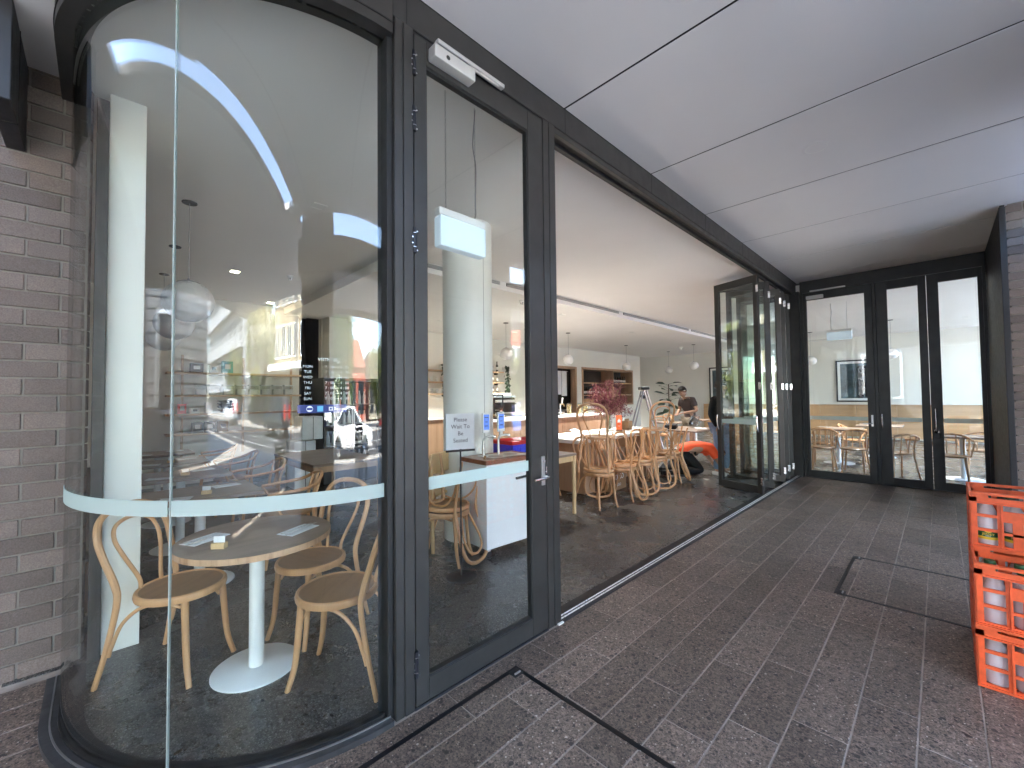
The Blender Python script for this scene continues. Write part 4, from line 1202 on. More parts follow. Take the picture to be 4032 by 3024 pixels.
# darker four-legged timber table in mid room
def leg_table(x0, x1, y0, y1, z, label, mat='oak_top', lmat='pale_wood', lr=.028):
    t = thing('timber_table', label, 'table', ((x0 + x1) / 2, (y0 + y1) / 2, .004))
    MB().box(x0, x1, y0, y1, z - .03, z).build('tabletop', mat, t, world=True, bevel=.006, seg=2)
    MB().box(x0 + .05, x1 - .05, y0 + .02, y0 + .045, z - .10, z - .0305).build('apron', lmat, t, world=True)
    MB().box(x0 + .05, x1 - .05, y1 - .045, y1 - .02, z - .10, z - .0305).build('apron', lmat, t, world=True)
    MB().box(x0 + .02, x0 + .045, y0 + .05, y1 - .05, z - .10, z - .0305).build('apron', lmat, t, world=True)
    MB().box(x1 - .045, x1 - .02, y0 + .05, y1 - .05, z - .10, z - .0305).build('apron', lmat, t, world=True)
    for x in (x0 + lr, x1 - lr):
        for y in (y0 + lr, y1 - lr):
            MB().tube([(x, y, .006), (x, y, z - .001)], [lr * .8, lr], 14).build('leg', lmat, t, True, world=True)
    return t
leg_table(1.72, 2.55, 4.95, 6.45, .75, 'long timber table with square legs behind the window chairs', 'oak_top', 'panel_oak')
leg_table(3.35, 4.36, 3.27, 4.10, .77, 'pale timber table just inside the wide opening', 'oak_top', 'pale_wood', .03)

# globe pendants
def globe(x, y, zc, D, zceil, label, group):
    t = thing('globe_pendant', label, 'pendant light', (x, y, zceil), 0, group)
    MB().sphere((0, 0, zc - zceil), D / 2, 32, 18, .94).build('globe', 'globe_glass', t, True)
    MB().lathe([(D * .22, D * .435), (D * .12, D * .475), (.012, D * .49), (.010, D * .53)], 20, (0, 0, zc - zceil)).build('cap', 'grey_metal', t, True)
    MB().tube([(0, 0, zc - zceil + D * .5), (0, 0, -.004)], .0035, 6).build('cord', 'grey_metal', t, True)
    MB().lathe([(.058, -.012), (.062, -.008), (.062, -.0005)], 24).build('canopy', 'black_metal', t, True)
big = ['closest to the window', 'middle one of three', 'farthest of three']
for i, (x, y) in enumerate(((.585, 4.95), (.632, 6.50), (.66, 8.05))):
    globe(x, y, 2.43, .41, 3.38, 'large white globe pendant over the banquette tables, %s' % big[i], 'globes over the banquette')
for (x, y, l) in ((6.80, 7.11, 'white globe pendant beside the round column over the bar'), (9.19, 7.13, 'white globe pendant over the bar nearest the doorway'), (13.05, 7.6, 'white globe pendant above the red flowers'), (16.3, 7.6, 'white globe pendant by the far corner of the room'), (14.7, 5.95, 'white globe pendant above the standing man'), (15.6, 2.75, 'white globe pendant seen through the single glazed door'), (14.6, .85, 'white globe pendant seen through the narrow glazed door')):
    globe(x, y, 2.50, .30, 3.235 if y > 4.95 else 3.38, l, 'globes over the bar and dining room')

# two lit downlights; the rest are fill lamps added to brighten the room
def downlight(x, y, z, label, power=9.0, lit=False):
    t = thing('downlight', label, 'downlight', (x, y, z), 0, 'square ceiling downlights')
    fr = MB()
    s_, o_ = .052, .064
    fr.box(-o_, o_, -o_, -s_, -.006, -.0005); fr.box(-o_, o_, s_, o_, -.006, -.0005); fr.box(-o_, -s_, -s_, s_, -.006, -.0005); fr.box(s_, o_, -s_, s_, -.006, -.0005)
    fr.build('trim', 'white_plastic', t)
    MB().box(-s_, s_, -s_, s_, -.004, -.001).build('lens', 'lamp_warm' if lit else 'white_plastic', t)
    la = bpy.data.lights.new('downlight_or_fill_lamp', 'AREA')
    la.shape = 'SQUARE'; la.size = .10; la.energy = power; la.color = (1.0, .955, .90); la.spread = R(92)  # narrow spread keeps the added fill lamps dark at grazing view
    lo = bpy.data.objects.new('downlight_or_fill_lamp', la)
    COL.objects.link(lo); lo.parent = t; lo.location = (0, 0, -.012)
pw = 3.4
for (x, y, z, l) in ((1.39, 7.20, 3.38, 'lit square downlight above the banquette tables'), (2.35, 9.10, 3.38, 'lit square downlight near the back shelves'), (1.5, 4.2, 3.38, 'added fill downlight above the round table'),
                  (5.5, 7.9, 3.235, 'added fill downlight over the bar end'), (8.2, 8.2, 3.235, 'added fill downlight behind the bar'), (10.8, 8.0, 3.235, 'added fill downlight before the kitchen doorway'), (14.0, 8.0, 3.235, 'added fill downlight before the bottle niche'),
                  (7.0, 5.6, 3.235, 'added fill downlight over the bar stools'), (10.5, 5.9, 3.235, 'added fill downlight over the ladder'), (13.0, 4.0, 3.38, 'added fill downlight over the far tables'), (16.5, 4.6, 3.38, 'added fill downlight by the far wall'),
                  (12.0, 1.0, 3.38, 'added fill downlight behind the glazed doors'), (15.5, -.5, 3.38, 'added fill downlight deep behind the glazed doors'), (5.6, 4.75, 3.38, 'added fill downlight over the stacked chairs'), (8.6, 4.75, 3.38, 'added fill downlight above the folding doors')):
    downlight(x, y, z, l, 1.2 if (y > 7 and x > 10) else 4.5 if x > 11.5 else (0.08 if x < 3 else pw), l.startswith('lit'))
# smoke detector, dome cameras
def dome(x, y, z, label, r_=.05):
    t = thing('dome_camera', label, 'security camera', (x, y, z), 0, 'ceiling cameras and detectors')
    MB().lathe([(r_, -.0005), (r_ * 1.02, -.02), (r_ * .95, -.028)][::-1], 24).build('base', 'white_plastic', t, True)
    MB().sphere((0, -.008, -.045), r_ * .78, 20, 12).build('dome', 'white_plastic', t, True)
    MB().sphere((-.012, -.008 - r_ * .70, -.05), .011, 10, 8).sphere((-.012, -.008 - r_ * .62, -.072), .008, 10, 8).build('lens', 'black_plastic', t, True)
dome(5.42, 5.25, 3.235, 'white dome camera with black lens beside the round column')
dome(2.05, 6.9, 3.38, 'white ceiling detector above the mid room table', .045)
dome(15.2, 6.6, 3.235, 'white ceiling camera near the far wall', .07)

# suspended emergency light boxes behind the doors
def exit_box(x, y, z, rz, label, zc, h=.235, w=.36, span=.23):
    t = thing('exit_light', label, 'exit light', (x, y, z), rz, 'hanging exit light boxes')
    MB().box(-w / 2, w / 2, -.028, .028, h * .80, h).build('housing', 'white_plastic', t, bevel=.004)
    MB().box(-w / 2 + .002, w / 2 - .002, -.036, .036, 0, h * .795).build('diffuser', 'exit_glow', t, bevel=.014, seg=2)
    for s_ in (-1, 1):
        ln = MB()
        n_ = int((zc - z - h) / .022)
        for k in range(n_):
            a = z + h + (k + .5) * (zc - z - h) / n_ - z
            pts = [(s_ * span / 2 + (.0045 * math.cos(q) if k % 2 else 0), (0 if k % 2 else .0045 * math.cos(q)), a + .0125 * math.sin(q)) for q in [2 * math.pi * i / 8 for i in range(8)]]
            ln.tube(pts, .0013, 4, True)
        ln.build('chain', 'grey_metal', t)
    if span:
        MB().tube(cr([(span / 2 + .006, 0, zc - z - .01), (span / 2 - .012, .004, (zc - z) * .75), (span / 2 + .008, 0, (zc - z) * .6), (span / 2 + .005, .002, h + .12), (span / 2 + .004, 0, h + .03), (span / 2 - .03, 0, h + .004)], 6), .0035, 6).build('cable', 'grey_metal', t, True)
    return t
exit_box(1.60, 2.07, 2.40, 0, 'glowing white exit light box hanging on chains behind the hinged door', 3.38)
exit_box(10.9, 1.42, 2.60, R(90), 'glowing white exit light box hanging behind the single glazed door', 3.38, .21, .42, .26)

# wait-to-be-seated sign on a stand
t = thing('sign_stand', 'black floor stand holding the please wait to be seated sign', 'sign', (2.165, 2.83, .004), R(-18))
MB().lathe([(.128, 0), (.128, .005), (.122, .009), (.02, .011)], 48).build('base', 'black_metal', t, True)
MB().tube([(0, 0, .008), (0, 0, 1.06)], .0075, 10).build('post', 'black_metal', t, True)
MB().box(-.128, .128, -.007, .007, 1.038, 1.056).build('holder', 'black_metal', t, bevel=.002)
sh = MB().box(-.125, .125, -.002, .002, 1.0565, 1.357).build('sheet', 'paper', t)
for i, l in enumerate(('Please', 'Wait To', 'Be', 'Seated')):
    text('lettering', l, .048, 'ink_grey', sh, facing((0, -.0026, 1.305 - i * .058), (1, 0, 0)), .0002)

# mobile hand-wash / water station
t = thing('water_station', 'white mobile water station with timber top and two taps', 'water station', (2.86, 3.12, .004), R(-3))
x0, x1, y0, y1 = -.30, .34, -.19, .19
MB().box(x0, x1, y0, y1, .085, .862).build('cabinet', 'white_gloss', t, bevel=.003)
MB().box(x0 - .02, x1 + .02, y0 - .018, y1 + .018, .864, .905).build('top', 'red_timber', t, bevel=.004)
MB().box(-.17, .27, -.13, .12, .9052, .909).build('sink_plate', 'satin_steel', t, bevel=.001)
for i, (bx, by) in enumerate(((-.10, .00), (.11, .02))):
    MB().lathe([(.075, .9095), (.070, .9098), (.055, .9096)], 24, (bx + .03, by - .04, 0)).build('bowl', 'grey_metal', t, True)
    tp = MB().tube(cr([(bx - .04, by + .06, .908), (bx - .04, by + .06, 1.04), (bx - .028, by + .05, 1.085), (bx + .01, by + .03, 1.10), (bx + .05, by + .005, 1.098)], 6), .0125, 12).build('tap', 'satin_steel', t, True)
    MB().tube([(bx + .045, by + .006, 1.098), (bx + .062, by - .003, 1.098)], .016, 12).build('spout', 'chrome', tp, True)
    sc = MB().box(bx - .052, bx + .045, by + .055, by + .070, 1.135, 1.335).build('tablet', 'white_plastic', t, bevel=.008, seg=2)
    MB().box(bx - .038, bx + .031, by + .0535, by + .0548, 1.165, 1.318).build('screen', 'screen_glow', sc)
    for k, (a, b_, z_) in enumerate(((-.03, .02, 1.285), (-.02, .012, 1.24), (-.024, .016, 1.20))):
        MB().box(bx + a, bx + b_, by + .0525, by + .0533, z_, z_ + .008).build('screen_text', 'black_plastic', sc)
    MB().box(bx - .025, bx + .015, by + .05, by + .075, 1.095, 1.136).build('tablet_stand', 'white_plastic', t, bevel=.004)
for sx in (x0 + .04, x1 - .04):
    for sy in (y0 + .04, y1 - .04):
        w = MB().tube([(sx, sy - .012, .036), (sx, sy + .012, .036)], .035, 16).build('castor', 'black_plastic', t, True)
        MB().box(sx - .018, sx + .018, sy - .018, sy + .018, .06, .086).build('castor_fork', 'satin_steel', w)

# nested pair of chairs and a child seat beside the sign
def inverted(src, x, y, z, rz, label, group):
    M = Matrix.Translation((x, y, z)) @ Matrix.Rotation(rz, 4, 'Z') @ Matrix.Rotation(math.pi, 4, 'Y')
    return place(src, None, 0, label, group, M)
place(CH, (2.30, 3.22, .004), R(-150), 'bentwood chair standing under an upturned chair by the sign', 'chairs beside the water station')
inverted(CH, 2.32, 3.24, .942, R(20), 'upturned bentwood chair resting seat to seat by the sign', 'chairs beside the water station')
t = thing('high_chair', 'pale timber child high chair behind the sign', 'high chair', (2.42, 3.72, .004), R(25))
for sx in (-.2, .2):
    MB().tube([(sx * 1.15, -.2, 0), (sx, -.16, .92)], .018, 10).build('leg', 'pale_wood', t, True)
    MB().tube([(sx * 1.15, .24, 0), (sx, .14, .70)], .018, 10).build('leg', 'pale_wood', t, True)
    MB().box(sx - .015, sx + .015, -.16, .16, .68, .71).build('arm_rest', 'pale_wood', t, bevel=.004)
MB().box(-.2, .2, -.15, .14, .50, .52).build('seat', 'pale_wood', t, bevel=.004)
MB().box(-.21, .21, -.175, -.155, .74, .94).build('backrest', 'pale_wood', t, bevel=.006)
MB().box(-.2, .2, .14, .165, .60, .68).build('front_bar', 'pale_wood', t, bevel=.006)

# red and blue plastic tubs on the pale table
for (x, y, w, d_, h_, m_, l) in ((3.62, 3.62, .46, .34, .16, 'tub_blue', 'blue plastic tub on the pale timber table'), (4.05, 3.72, .28, .36, .15, 'tub_blue', 'small blue plastic tub at the end of the pale timber table')):
    t = thing('plastic_tub', l, 'tub', (x, y, .775), 0, 'plastic tubs on the pale table')
    mb = MB()
    mb.box(-w / 2, w / 2, -d_ / 2, -d_ / 2 + .006, 0, h_); mb.box(-w / 2, w / 2, d_ / 2 - .006, d_ / 2, 0, h_)
    mb.box(-w / 2, -w / 2 + .006, -d_ / 2 + .006, d_ / 2 - .006, 0, h_); mb.box(w / 2 - .006, w / 2, -d_ / 2 + .006, d_ / 2 - .006, 0, h_)
    mb.box(-w / 2 + .006, w / 2 - .006, -d_ / 2 + .006, d_ / 2 - .006, 0, .006)
    mb.build('body', m_, t)
    for k in range(5):
        MB().box(-w / 2 + w * (k + .35) / 5, -w / 2 + w * (k + .65) / 5, -d_ / 2 - .008, -d_ / 2 - .0003, .01, h_ - .03).build('rib', m_, t)
    MB().box(-w / 2 - .012, w / 2 + .012, -d_ / 2 - .012, -d_ / 2 - .0005, h_ - .02, h_ + .002).build('rim', m_, t)
t = thing('plastic_tub', 'red plastic tub stacked in the blue tub', 'tub', (3.64, 3.64, .937), 0, 'plastic tubs on the pale table')
MB().box(-.25, .25, -.18, -.174, 0, .042).box(-.25, .25, .174, .18, 0, .042).box(-.25, -.244, -.174, .174, 0, .042).box(.244, .25, -.174, .174, 0, .042).box(-.244, .244, -.174, .174, 0, .006).build('body', 'tub_red', t)
MB().box(-.262, .262, -.192, -.1805, .030, .046).build('rim', 'tub_red', t)

# communal table with stacked chairs
t = thing('communal_table', 'long white topped communal table with panel base', 'table', (6.35, 4.12, .004))
MB().box(4.93, 7.75, 3.66, 4.58, .80, .857).build('tabletop', 'white_paint', t, world=True, bevel=.004)
for x in (5.25, 7.15):
    MB().box(x, x + .28, 3.80, 4.44, .004, .80).build('pedestal', 'panel_oak', t, world=True, bevel=.004)
MB().box(5.53, 7.15, 4.08, 4.16, .004, .55).build('stretcher_panel', 'panel_oak', t, world=True)
G_ = 'chairs stacked at the communal table'
def stack(x, y, rz, top, nm, rtop=None, rinv=0.0):
    place(CH, (x, y, .004), rz, 'bentwood chair standing at the bottom of the %s stack' % nm, G_)
    inverted(CH, x + .012, y + .008, .942, rz + rinv, 'upturned bentwood chair in the %s stack' % nm, G_)
    if top:
        place(CH, (x + .01, y, .487), rtop if rtop is not None else rz, 'upright bentwood chair on top of the %s stack' % nm, G_)
stack(4.86, 3.28, R(165), True, 'nearest communal table', R(-72), R(-40))
stack(5.42, 3.27, R(200), False, 'second communal table', None, R(170))
stack(5.97, 3.30, R(178), False, 'third communal table', None, R(140))
stack(6.52, 3.32, R(175), True, 'fourth communal table', R(-35), R(150))
stack(7.05, 3.34, R(215), False, 'last communal table', None, R(180))
place(CH, (4.78, 4.20, .004), R(-95), 'bentwood chair at the left end of the communal table', G_)
# things on the communal table
t = thing('menu_stand', 'clear sloping stand with a printed menu on the communal table', 'menu stand', (5.30, 3.98, .862), R(20))
Mx = Matrix.Rotation(R(24), 4, 'X')
MB().box(-.17, .17, -.12, .12, .075, .079, Mx).build('plate', 'clear_plastic', t)
MB().box(-.155, .155, -.105, .105, .0795, .081, Mx).build('sheet', 'paper', t)
for k in range(7):
    MB().box(-.12, .02 + .02 * (k % 3), .07 - .024 * k, .076 - .024 * k, .0812, .0817, Mx).build('print_line', 'ink_grey', t)
for s_ in (-.15, .15):
    MB().tube([(s_, .10, .0), (s_, .11, .12)], .004, 6).build('foot', 'clear_plastic', t)
t = thing('flower_vase', 'glass vase of dusky red smoke bush flowers on the communal table', 'vase', (6.72, 4.30, .861))
MB().lathe([(.062, .002), (.070, .02), (.066, .30), (.072, .335)], 28, cap=False).build('vase', 'drink_glass', t, True)
MB().lathe([(.060, .006), (.064, .02), (.062, .16)], 24).build('water', 'drink_glass', t, True)
rnd = random.Random(3)
st_ = MB(); fl = MB(); fl2 = MB()
for i in range(46):
    a = rnd.uniform(0, 6.28); sp = rnd.uniform(.05, 1) ** .7
    tip = Vector((math.cos(a) * sp * .46, math.sin(a) * sp * .40, rnd.uniform(.50, .98) - .22 * sp))
    st_.tube(cr([(math.cos(a + 2) * .04, math.sin(a + 2) * .04, .02), (math.cos(a) * .04, math.sin(a) * .04, .32), tuple(tip)], 4), .0028, 5)
    for k in range(240):
        f_ = rnd.uniform(.42, 1.05)
        c_ = Vector((math.cos(a) * .04, math.sin(a) * .04, .32)).lerp(tip, f_)
        w_ = .075 * (1.25 - f_ * .8)
        p = c_ + Vector((rnd.gauss(0, w_), rnd.gauss(0, w_), rnd.gauss(0, w_)))
        s_ = rnd.uniform(.004, .010)
        e = Euler((rnd.uniform(0, 6.3), rnd.uniform(0, 6.3), 0)).to_matrix()
        (fl if (i % 6 and k % 9) else fl2).quad(*(p + e @ Vector(q) * s_ for q in ((-1.6, -.5, 0), (1.6, -.5, 0), (1.6, .5, 0), (-1.6, .5, 0))))
st_.build('stems', 'stem_green', t, True)
fl.build('blossoms', 'flower_red', t); fl2.build('blossoms', 'flower_pale', t)
t = thing('table_card', 'orange standing card beside the vase', 'card', (6.66, 4.05, .861), R(-38))
MB().box(-.055, .055, -.003, .003, .012, .285).build('card', 'card_orange', t)
MB().box(-.06, .06, -.03, .03, 0, .012).build('foot', 'black_plastic', t)
pm = MB()
pm.box(-.012, .012, -.0042, -.0033, .20, .215); pm.box(-.026, .026, -.0042, -.0033, .165, .195); pm.box(-.03, .03, -.0042, -.0033, .150, .162); pm.box(-.022, .022, -.0042, -.0033, .085, .093)
pm.build('print', 'paper', t)
t = thing('paper_bag', 'brown paper box beside the orange card', 'box', (7.05, 4.12, .861), R(10))
MB().box(-.10, .10, -.07, .07, 0, .16).build('body', 'brown_box', t, bevel=.004)
MB().box(-.09, .09, -.012, .012, .16, .20).build('folded_top', 'brown_box', t, bevel=.003)
t = thing('wine_crate', 'dark printed wooden wine crate under the communal table', 'crate', (5.88, 3.78, .004), R(4))
MB().box(-.26, .26, -.17, -.155, .0, .33).box(-.26, .26, .155, .17, 0, .33).box(-.26, -.245, -.155, .155, 0, .33).box(.245, .26, -.155, .155, 0, .33).box(-.245, .245, -.155, .155, 0, .012).build('body', 'brown_box', t)
text('lettering', 'ROSSO', .12, 'paper', t, facing((-.01, -.1705, .20), (1, 0, 0)), .0005)
text('lettering', 'ROSSO', .06, 'paper', t, facing((-.01, -.1705, .08), (1, 0, 0)), .0005)

# ------------------------------------------------------------------ bar
t = thing('bar_counter', 'oak panelled bar counter with pale stone top', 'counter', (8.2, 6.2, 0))
for i in range(10):
    x = 4.70 + i * .45
    MB().box(x, x + .445, 5.93, 5.96, .06, 1.015).build('front_panel', 'panel_oak', t, world=True, bevel=.002)
MB().box(4.70, 9.20, 5.961, 6.55, .0, 1.015).build('carcass', 'panel_oak', t, world=True)
MB().box(4.64, 9.26, 5.87, 6.60, 1.017, 1.057).build('countertop', 'white_paint', t, world=True, bevel=.003)
def stool(x, y, label):
    t = thing('bar_stool', label, 'stool', (x, y, .004), 0, 'stools along the bar')
    MB().lathe([(.165, .66), (.175, .665), (.175, .69), (.16, .70)], 24).build('seat', 'red_timber', t, True)
    for a in (45, 135, 225, 315):
        MB().tube([(.12 * math.cos(R(a)), .12 * math.sin(R(a)), .665), (.20 * math.cos(R(a)), .20 * math.sin(R(a)), 0)], .014, 8).build('leg', 'bentwood', t, True)
    MB().lathe([(.165, .24), (.173, .248), (.165, .256), (.157, .248), (.165, .24)], 24, cap=False).build('foot_ring', 'bentwood', t, True)
for i, x in enumerate((6.55, 7.25, 7.95, 8.6)):
    stool(x, 5.55, '%s dark seated bar stool in front of the bar, counted from the window' % ordn[i])
t = thing('beer_font', 'brass beer tap column on the bar', 'beer tap', (7.72, 6.25, 1.057))
MB().lathe([(.06, 0), (.05, .012), (.022, .02), (.02, .26)], 16).build('column', 'chrome', t, True)
MB().tube([(0, 0, .25), (0, -.10, .25), (0, -.12, .20)], .016, 8).build('spout', 'brass', t, True)
MB().tube([(0, -.05, .26), (0, -.07, .40)], [.012, .018], 8).build('handle', 'porcelain', t, True)
for i, (x, y) in enumerate(((8.00, 6.18), (8.08, 6.30), (8.35, 6.15), (8.46, 6.25), (8.62, 6.14), (8.70, 6.28))):
    t = thing('glass_carafe', 'tall clear carafe on the bar, number %s from the beer tap' % ['one', 'two', 'three', 'four', 'five', 'six'][i], 'carafe', (x, y, 1.058), 0, 'carafes on the bar')
    MB().lathe([(.045, .001), (.048, .01), (.046, .24), (.043, .27)], 20, cap=False).build('glass', 'drink_glass', t, True)
    MB().lathe([(.030, .003), (.034, .2), (.030, .24)], 14).build('filling', 'brass', t, True)
t = thing('bar_tray', 'dark tray with glasses on the bar behind the post', 'tray', (7.25, 6.3, 1.058))
MB().box(-.35, .35, -.16, .16, 0, .025).build('tray', 'black_plastic', t, bevel=.004)
for k in range(5):
    MB().lathe([(.03, .027), (.035, .03), (.036, .13)], 12, (-.26 + .13 * k, .02, 0), cap=False).build('glass', 'drink_glass', t, True)
# back bar: coffee machine, shelves, bottles, hanging plant
t = thing('back_bench', 'long back bench with pale top behind the bar', 'bench', (7.2, 9.1, 0))
MB().box(3.95, 11.1, 8.86, 9.39, 0, .93).build('carcass', 'panel_oak', t, world=True)
MB().box(3.92, 11.13, 8.82, 9.395, .932, .965).build('top', 'white_paint', t, world=True, bevel=.003)
t = thing('coffee_machine', 'black and steel coffee machine with cups on top', 'coffee machine', (8.35, 9.02, .966))
MB().box(-.42, .42, -.22, .24, .03, .50).build('body', 'black_plastic', t, bevel=.02)
MB().box(-.44, .44, -.24, .25, .50, .56).build('cup_rail', 'chrome', t, bevel=.01)
MB().box(-.40, .40, -.30, -.225, .36, .44).build('group_panel', 'satin_steel', t, bevel=.01)
MB().box(-.40, .40, -.30, -.225, .03, .08).build('drip_tray', 'satin_steel', t, bevel=.01)
for k in range(3):
    MB().tube([(-.25 + .25 * k, -.27, .34), (-.25 + .25 * k, -.42, .32)], .018, 8).build('portafilter', 'black_plastic', t, True)
for r_ in range(2):
    for k in range(7):
        t = thing('coffee_cup', 'white upturned coffee cup on the coffee machine', 'cup', (8.02 + .11 * k, 8.93 + .16 * r_, 1.528), 0, 'cups on the coffee machine')
        MB().lathe([(.045, 0), (.043, .03), (.028, .068), (.02, .072)], 16).build('cup', 'porcelain', t, True)
def shelf(x0, x1, z, label, y0=9.12, y1=9.395):
    t = thing('wall_shelf', label, 'shelf', ((x0 + x1) / 2, y1, z), 0, 'oak wall shelves')
    MB().box(x0, x1, y0, y1, z - .035, z).build('board', 'shelf_oak', t, world=True, bevel=.002)
    for x in (x0 + .15, x1 - .15):
        MB().box(x, x + .02, y1 - .15, y1 - .001, z - .09, z - .036).build('bracket', 'black_metal', t, world=True)
def bottle(x, y, z, h_, mat, label, r_=.036, grp='bottles on the bar shelves'):
    t = thing('bottle', label, 'bottle', (x, y, z + .0005), 0, grp)
    MB().lathe([(r_ * .95, 0), (r_, .01), (r_, h_ * .58), (r_ * .4, h_ * .74), (r_ * .36, h_ * .95)], 14).build('body', mat, t, True)
    MB().lathe([(r_ * .45, h_ * .93), (r_ * .45, h_)], 10).build('cap', 'black_plastic', t, True)
    MB().lathe([(r_ * 1.015, h_ * .18), (r_ * 1.015, h_ * .46)], 14, cap=False).build('label', 'pic_mount', t, True)
for nm, z in (('lower', 1.62), ('middle', 1.93), ('upper', 2.24)):
    shelf(7.75, 8.62, z, '%s oak shelf with bottles beside the round column' % nm)
    shelf(5.05, 6.75, z - .02, '%s oak shelf seen left of the round column' % nm)
bm_ = ['drink_glass', 'dark_bottle', 'amber_bottle', 'drink_glass']
for j, z in enumerate((1.62, 1.93, 2.24)):
    for k in range(4):
        bottle(7.9 + .19 * k, 9.26, z, .26 + .05 * ((k + j) % 2), bm_[(k + j) % 4], 'spirit bottle on the %s shelf beside the column' % ['lower', 'middle', 'upper'][j])
for j, z in enumerate((1.60, 1.91)):
    for k in range(9):
        t = thing('drinking_glass', 'drinking glass on the %s shelf left of the column' % ['lower', 'middle'][j], 'glass', (5.2 + .16 * k, 9.25, z + .001), 0, 'glasses on the bar shelves')
        MB().lathe([(.03, 0), (.036, .10), (.037, .13)], 12, cap=False).build('glass', 'drink_glass' if j == 0 else 'porcelain', t, True)
def trailing_plant(x, y, z, n, ln, label, seed):
    rnd = random.Random(seed)
    t = thing('trailing_plant', label, 'plant', (x, y, z))
    MB().lathe([(.06, 0), (.08, .12)], 16).build('pot', 'porcelain', t, True)
    lf = MB(); sm = MB()
    for i in range(6):
        dx, dy = rnd.uniform(-.08, .08), rnd.uniform(-.14, -.06)
        L_ = ln * rnd.uniform(.55, 1)
        pts = cr([(dx * .3, dy * .3, .12), (dx, dy, .06), (dx * 1.2, dy * 1.1, -L_ * .5), (dx * .9, dy, -L_)], 5)
        sm.tube(pts, .003, 4)
        for k in range(n):
            p = Vector(pts[rnd.randrange(3, len(pts))]) + Vector((rnd.gauss(0, .03), rnd.gauss(0, .03), rnd.gauss(0, .02)))
            s_ = rnd.uniform(.03, .055)
            e = Euler((rnd.uniform(.6, 2.2), rnd.uniform(-.6, .6), rnd.uniform(0, 6.3))).to_matrix()
            lf.add([p + e @ Vector(q) * s_ for q in ((-1, 0, 0), (-.4, -.7, 0), (.6, -.5, 0), (1.1, 0, 0), (.6, .5, 0), (-.4, .7, 0))], [(0, 1, 2, 3, 4, 5)])
    sm.build('stems', 'leaf_dark', t); lf.build('leaves', 'leaf_dark', t)
trailing_plant(8.72, 9.2, 2.26, 18, .95, 'dark trailing plant hanging from the shelf end beside the bar', 5)
trailing_plant(6.45, 9.2, 2.24, 16, .7, 'dark trailing plant hanging left of the round column', 6)
t = thing('cake_cabinet', 'glass cake cabinet with black frame on the bar end', 'display cabinet', (5.25, 6.22, 1.058))
fr = MB()
for sx in (-.42, .40):
    for sy in (-.2, .18):
        fr.box(sx, sx + .02, sy, sy + .02, 0, .46)
fr.box(-.42, .42, -.2, .2, .46, .485); fr.box(-.42, .42, -.2, .2, 0, .03)
fr.build('frame', 'black_metal', t)
for z in (.17, .31):
    MB().box(-.40, .40, -.18, .18, z, z + .008).build('glass_shelf', 'drink_glass', t)
MB().box(-.40, .40, -.197, -.191, .03, .46).build('front_glass', 'clear_glass', t)
for k in range(4):
    MB().lathe([(.06, .04), (.07, .07), (.04, .10)], 14, (-.28 + .19 * k, 0, 0)).build('cake', 'brown_box', t, True)
t = thing('pos_terminal', 'black payment terminal on the bar end', 'terminal', (4.86, 6.06, 1.058), R(-20))
MB().box(-.15, .15, -.1, .1, 0, .03).build('base', 'black_plastic', t, bevel=.004)
MB().box(-.15, .15, -.012, .012, .05, .27, Matrix.Rotation(R(-20), 4, 'X')).build('screen', 'black_plastic', t, bevel=.004)
MB().box(-.02, .02, -.02, .05, .03, .10).build('stem', 'black_plastic', t)
# bottle niche and its contents
t = thing('bottle_niche', 'oak lined bottle niche in the bar wall', 'shelving', (14.75, 9.5, 1.10))
for a, b_, c_, d_ in ((12.90, 12.98, 1.1, 2.58), (16.54, 16.62, 1.1, 2.58), (12.98, 16.54, 2.50, 2.58), (12.98, 16.54, 1.1, 1.16), (15.0, 15.06, 1.16, 2.50)):
    MB().box(a, b_, 9.37, 9.94, c_, d_).build('lining', 'panel_oak', t, world=True)
for z in (1.50, 1.98):
    MB().box(12.98, 15.0, 9.42, 9.94, z, z + .03).build('shelf', 'shelf_oak', t, world=True)
    MB().box(15.06, 16.54, 9.42, 9.94, z, z + .03).build('shelf', 'shelf_oak', t, world=True)
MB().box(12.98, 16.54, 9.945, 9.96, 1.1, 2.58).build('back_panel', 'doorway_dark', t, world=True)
for k in range(14):
    bottle(13.10 + .13 * k, 9.62, 1.53, .32, 'dark_bottle', 'dark wine bottle in the niche behind the flowers', .04, 'wine bottles in the niche')
for k in range(9):
    bottle(15.2 + .14 * k, 9.62, 2.01, .30, 'dark_bottle', 'dark wine bottle on the upper niche shelf', .04, 'wine bottles in the niche')
for k, (x, w, h_) in enumerate(((13.5, .7, .22), (14.3, .35, .3), (15.4, .6, .28))):
    t = thing('storage_box', 'cardboard box on the bottom of the niche, %s' % ['wide one', 'tall one', 'one under the plant'][k], 'box', (x, 9.65, 1.161))
    MB().box(-w / 2, w / 2, -.15, .15, 0, h_).build('box', 'brown_box', t, bevel=.005)
    MB().box(-w / 2, w / 2, -.01, .01, h_, h_ + .002).build('tape', 'pale_wood', t)
t = thing('tea_towel_rail', 'white towels hanging in the kitchen doorway', 'towels', (12.0, 9.62, 2.4))
MB().tube([(-.35, 0, 0), (.35, 0, 0)], .01, 8).build('rail', 'satin_steel', t, True)
for x, l in ((-.2, .85), (.12, .9)):
    MB().box(x - .14, x + .14, -.02, .02, -l, .01).build('towel', 'paper', t, bevel=.008)
t = thing('kitchen_bench', 'kitchen bench with bottles seen through the doorway', 'bench', (11.95, 10.2, 0))
MB().box(11.35, 12.9, 9.95, 10.55, 0, .95).build('carcass', 'doorway_dark', t, world=True)
MB().box(11.33, 12.9, 9.93, 10.56, .951, .98).build('top', 'satin_steel', t, world=True)
